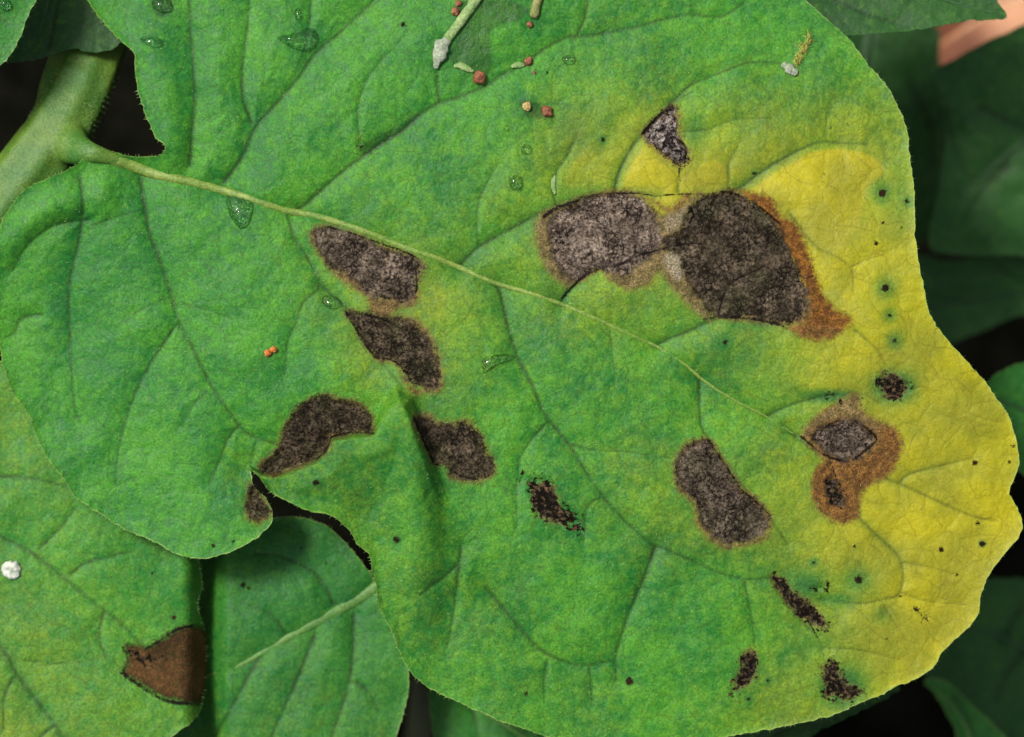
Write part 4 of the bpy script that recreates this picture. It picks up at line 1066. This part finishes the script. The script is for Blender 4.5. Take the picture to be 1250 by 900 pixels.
# ================================================================== things lying on the leaf
def zm(x, y): return main_zat(x, y)
def pellet(x, y, r, mat, label, squash=0.7):
    r *= 0.84
    # object-space scale is baked so the noise textures keep their size
    o = clod('frass_pellet', x, y, zm(x, y) + r * squash * 0.55, r, mat, label, 'frass pellet', 'frass pellets on the leaf', squash, 0.3)
    s_ = o.scale[0]; o.data.transform(Matrix.Scale(s_, 4)); o.scale = (1, 1, 1)
    return o
pellet(585, 95, 9.5, M['frass_red'], 'largest reddish brown frass pellet, below the pale dry stalk')
pellet(645, 75, 6.5, M['frass_red'], 'small dark red frass pellet above the tan crumb')
pellet(668, 136, 8, M['frass_red'], 'round red brown frass pellet right of the tan crumb')
pellet(643, 130, 6.5, M['tan'], 'tan yellow frass crumb left of a round red pellet')
pellet(647, 30, 4.5, M['frass_red'], 'tiny red frass pellet at the foot of a short tan stick')
pellet(652, 89, 2.6, M['frass_red'], 'tiniest rusty crumb just under the small dark red pellet')
pellet(327, 431, 5.2, M['frass_orange'], 'bright orange frass crumb alone on the lower left lobe')
pellet(334, 427, 5.0, M['frass_orange'], 'bright orange frass crumb touching its twin on the lower left lobe')
pellet(556, 14, 6.0, M['frass_red'], 'dull red crumb against the left side of the pale stalk')
pellet(560, 4, 5.0, M['frass_red'], 'dull red crumb by the stalk at the top of the leaf')

st = thing('dry_stalk', at(538, 78, zm(538, 78)), 'pale dry flower stalk lying across the top of the leaf', 'stalk')
b = at(538, 78, zm(538, 78))
pts = [(602,-40),(584,-6),(572,14),(558,32),(546,48),(540,58)]
tube('stalk', [(x, y, zm(x, y) + 2) for x, y in catmull(pts, 4)], list(np.linspace(7.5, 5.5, len(catmull(pts, 4)))), M['stalk'], st, b, flat=0.6, sides=14, rough=0.25, ridges=0.06)
pts = catmull([(546,48),(540,56),(537,64),(535,74),(532,84)], 2)
tube('stalk_foot', [(x, y, zm(x, y) + 4) for x, y in pts], list(np.interp(np.linspace(0, 1, len(pts)), [0, .2, .5, .8, 1], [5.5, 8, 8, 6, 2.5])), M['white'], st, b, flat=0.35, sides=14, rough=0.7)

st = thing('short_stick', at(652, 12, zm(652, 12)), 'short tan stick above the tiny red pellet', 'stick')
pts = catmull([(660,-16),(656,2),(651,22)], 4)
tube('bark', [(x, y, zm(x, y) + 2.5) for x, y in pts], [5.5] * (len(pts) - 1) + [4], plain('stick_skin', (0.10,0.13,0.03), (0.16,0.16,0.05), 0.08), st, at(652, 12, zm(652, 12)), flat=0.6, rough=0.25)

tu = thing('hair_tuft', at(966, 84, zm(966, 84)), 'yellowish woolly tuft with a white foot near the upper right margin', 'tuft')
b = at(966, 84, zm(966, 84))
vs, fs = [], []
for _ in range(170):
    t_ = random.random() ** 0.8
    x = 969 + 20 * t_ + random.gauss(0, 2.6); y = 80 - 34 * t_ + random.gauss(0, 2.6)
    z = zm(x, y); a = R(-60) + random.gauss(0, 0.7); L = random.uniform(4, 9)
    one_hair(vs, fs, (x, y, z), (x + L * math.cos(a), y + L * math.sin(a), z + random.uniform(1, 6)), 0.8)
o = mesh_from('wool', vs, fs, plain('yellow_wool', (0.22,0.24,0.035), (0.30,0.30,0.07), 0.2, 0.7), tu, local=b); o['kind'] = 'stuff'
for (x, y, r) in ((964, 84, 6.5), (970, 88, 4.5), (958, 80, 4.0)):
    o = clod('white_foot', x, y, zm(x, y) + 2, r, M['white'], None, None, None, 0.6, 0.3, 3)
    s_ = o.scale[0]; o.data.transform(Matrix.Scale(s_, 4)); o.scale = (1, 1, 1)
    o.location = Vector(o.location) - Vector(b); o.parent = tu

def shred(pts, w, label):
    P = catmull(pts, 3)
    r_ = np.interp(np.linspace(0, 1, len(P)), [0, .3, .7, 1], [w * .4, w, w, w * .3])
    o = tube('plant_shred', [(x, y, zm(x, y) + 1.5) for x, y in P], list(r_), M['stalk'], None, (0, 0, 0), flat=0.4, sides=10, rough=0.4)
    return tag(o, label, 'shred', 'pale shreds on the leaf')
shred([(554,81),(562,80),(570,84),(579,88)], 4.0, 'pale curved shred above the largest red pellet')
shred([(624,82),(632,79),(641,80)], 4.0, 'pale wedge shred touching the small dark red pellet')
shred([(678,238),(675,226),(678,214)], 3.0, 'pale upright shred above the grey brown lesion')

# ------------------------------------------------------------------ water
def drop(pts, hgt, label, zf=None, group='water droplets on the leaves'):
    hgt *= 1.35
    P = catmull(pts, 3, True)
    c = P.mean(0); n = len(P); rings = 7
    zf = zf or zm
    vs, fs = [], []
    zc = min(zf(p[0], p[1]) for p in P)
    for k in range(rings):
        f = 1 - k / rings
        for p in P:
            x, y = c + (p - c) * f
            vs.append(at(x, y, zf(x, y) - 0.3 + hgt * (1 - f ** 3)))
    vs.append(at(c[0], c[1], zf(c[0], c[1]) - 0.3 + hgt))
    top = len(vs) - 1
    for k in range(rings - 1):
        for i in range(n):
            a, b_ = k * n + i, k * n + (i + 1) % n
            fs.append((a, b_, b_ + n, a + n))
    for i in range(n):
        fs.append(((rings - 1) * n + i, (rings - 1) * n + (i + 1) % n, top))
    k0 = len(vs)
    for f in (1.0, 0.5):
        for p in P:
            x, y = c + (p - c) * f
            vs.append(at(x, y, zf(x, y) - 1.4))
    vs.append(at(c[0], c[1], zf(c[0], c[1]) - 1.4))
    for i in range(n):
        j = (i + 1) % n
        fs.append((i, k0 + i, k0 + j, j)); fs.append((k0 + i, k0 + n + i, k0 + n + j, k0 + j)); fs.append((k0 + n + i, len(vs) - 1, k0 + n + j))
    import bmesh
    o = mesh_from('water_drop', vs, fs, M['water'])
    bm = bmesh.new(); bm.from_mesh(o.data); bmesh.ops.recalc_face_normals(bm, faces=bm.faces); bm.to_mesh(o.data); bm.free()
    return tag(o, label, 'water drop', group)
def ell(cx, cy, rx, ry, rot=0, n=10, wob=0.1):
    out = []
    for k in range(n):
        t_ = 2 * math.pi * k / n; q = 1 + random.uniform(-wob, wob)
        x, y = rx * q * math.cos(t_), ry * q * math.sin(t_)
        out.append((cx + x * math.cos(rot) - y * math.sin(rot), cy + x * math.sin(rot) + y * math.cos(rot)))
    return out
drop([(338,46),(350,42),(364,40),(374,34),(384,36),(390,46),(386,57),(374,63),(360,61),(348,54)], 9, 'long teardrop of water near the top, on the side vein')
drop([(276,240),(290,239),(308,246),(309,258),(303,276),(294,280),(286,272),(278,258)], 8, 'water drop hanging under the midrib in the upper left')
drop(ell(198, 6, 15, 9, 0.3), 7, 'broad water drop at the very top of the leaf')
drop(ell(186, 51, 15, 6, 0.2), 6, 'narrow water drop beside the black gap and the stem')
drop(ell(630, 223, 9, 10), 5, 'small wrinkled water drop left of the pale upright shred')
drop(ell(695, 73, 9, 7), 4, 'small ring shaped water drop under the upper side vein')
drop(ell(643, 183, 7, 7), 4, 'tiny round water drop below the tan crumb')
drop(ell(618, 157, 4, 4), 3, 'tiniest water drop left of the pellets')
drop(ell(405, 369, 14, 8, 0.3), 5, 'flat water drop left of the bridge between two brown lesions')
drop([(588,440),(600,434),(618,432),(630,436),(616,442),(600,448),(590,456)], 4, 'thin streak of water left of the central side vein')
drop(ell(364, 18, 5, 8), 4, 'small oval water drop above the long teardrop')

o = clod('white_glare_spot', 14, 696, low_zat(14, 696) + 1.5, 11, M['glare_spot'], 'white crumb standing in for glare on the lower left leaf near the picture edge', 'glare_spot', None, 0.28, 0.5)  # solid white crumb added in place of a glare on the leaf
s_ = o.scale[0]; o.data.transform(Matrix.Scale(s_, 4)); o.scale = (1, 1, 1)
drop(ell(6, 6, 9, 8), 6, 'water drop on the leaf corner at the top left', top_zat)
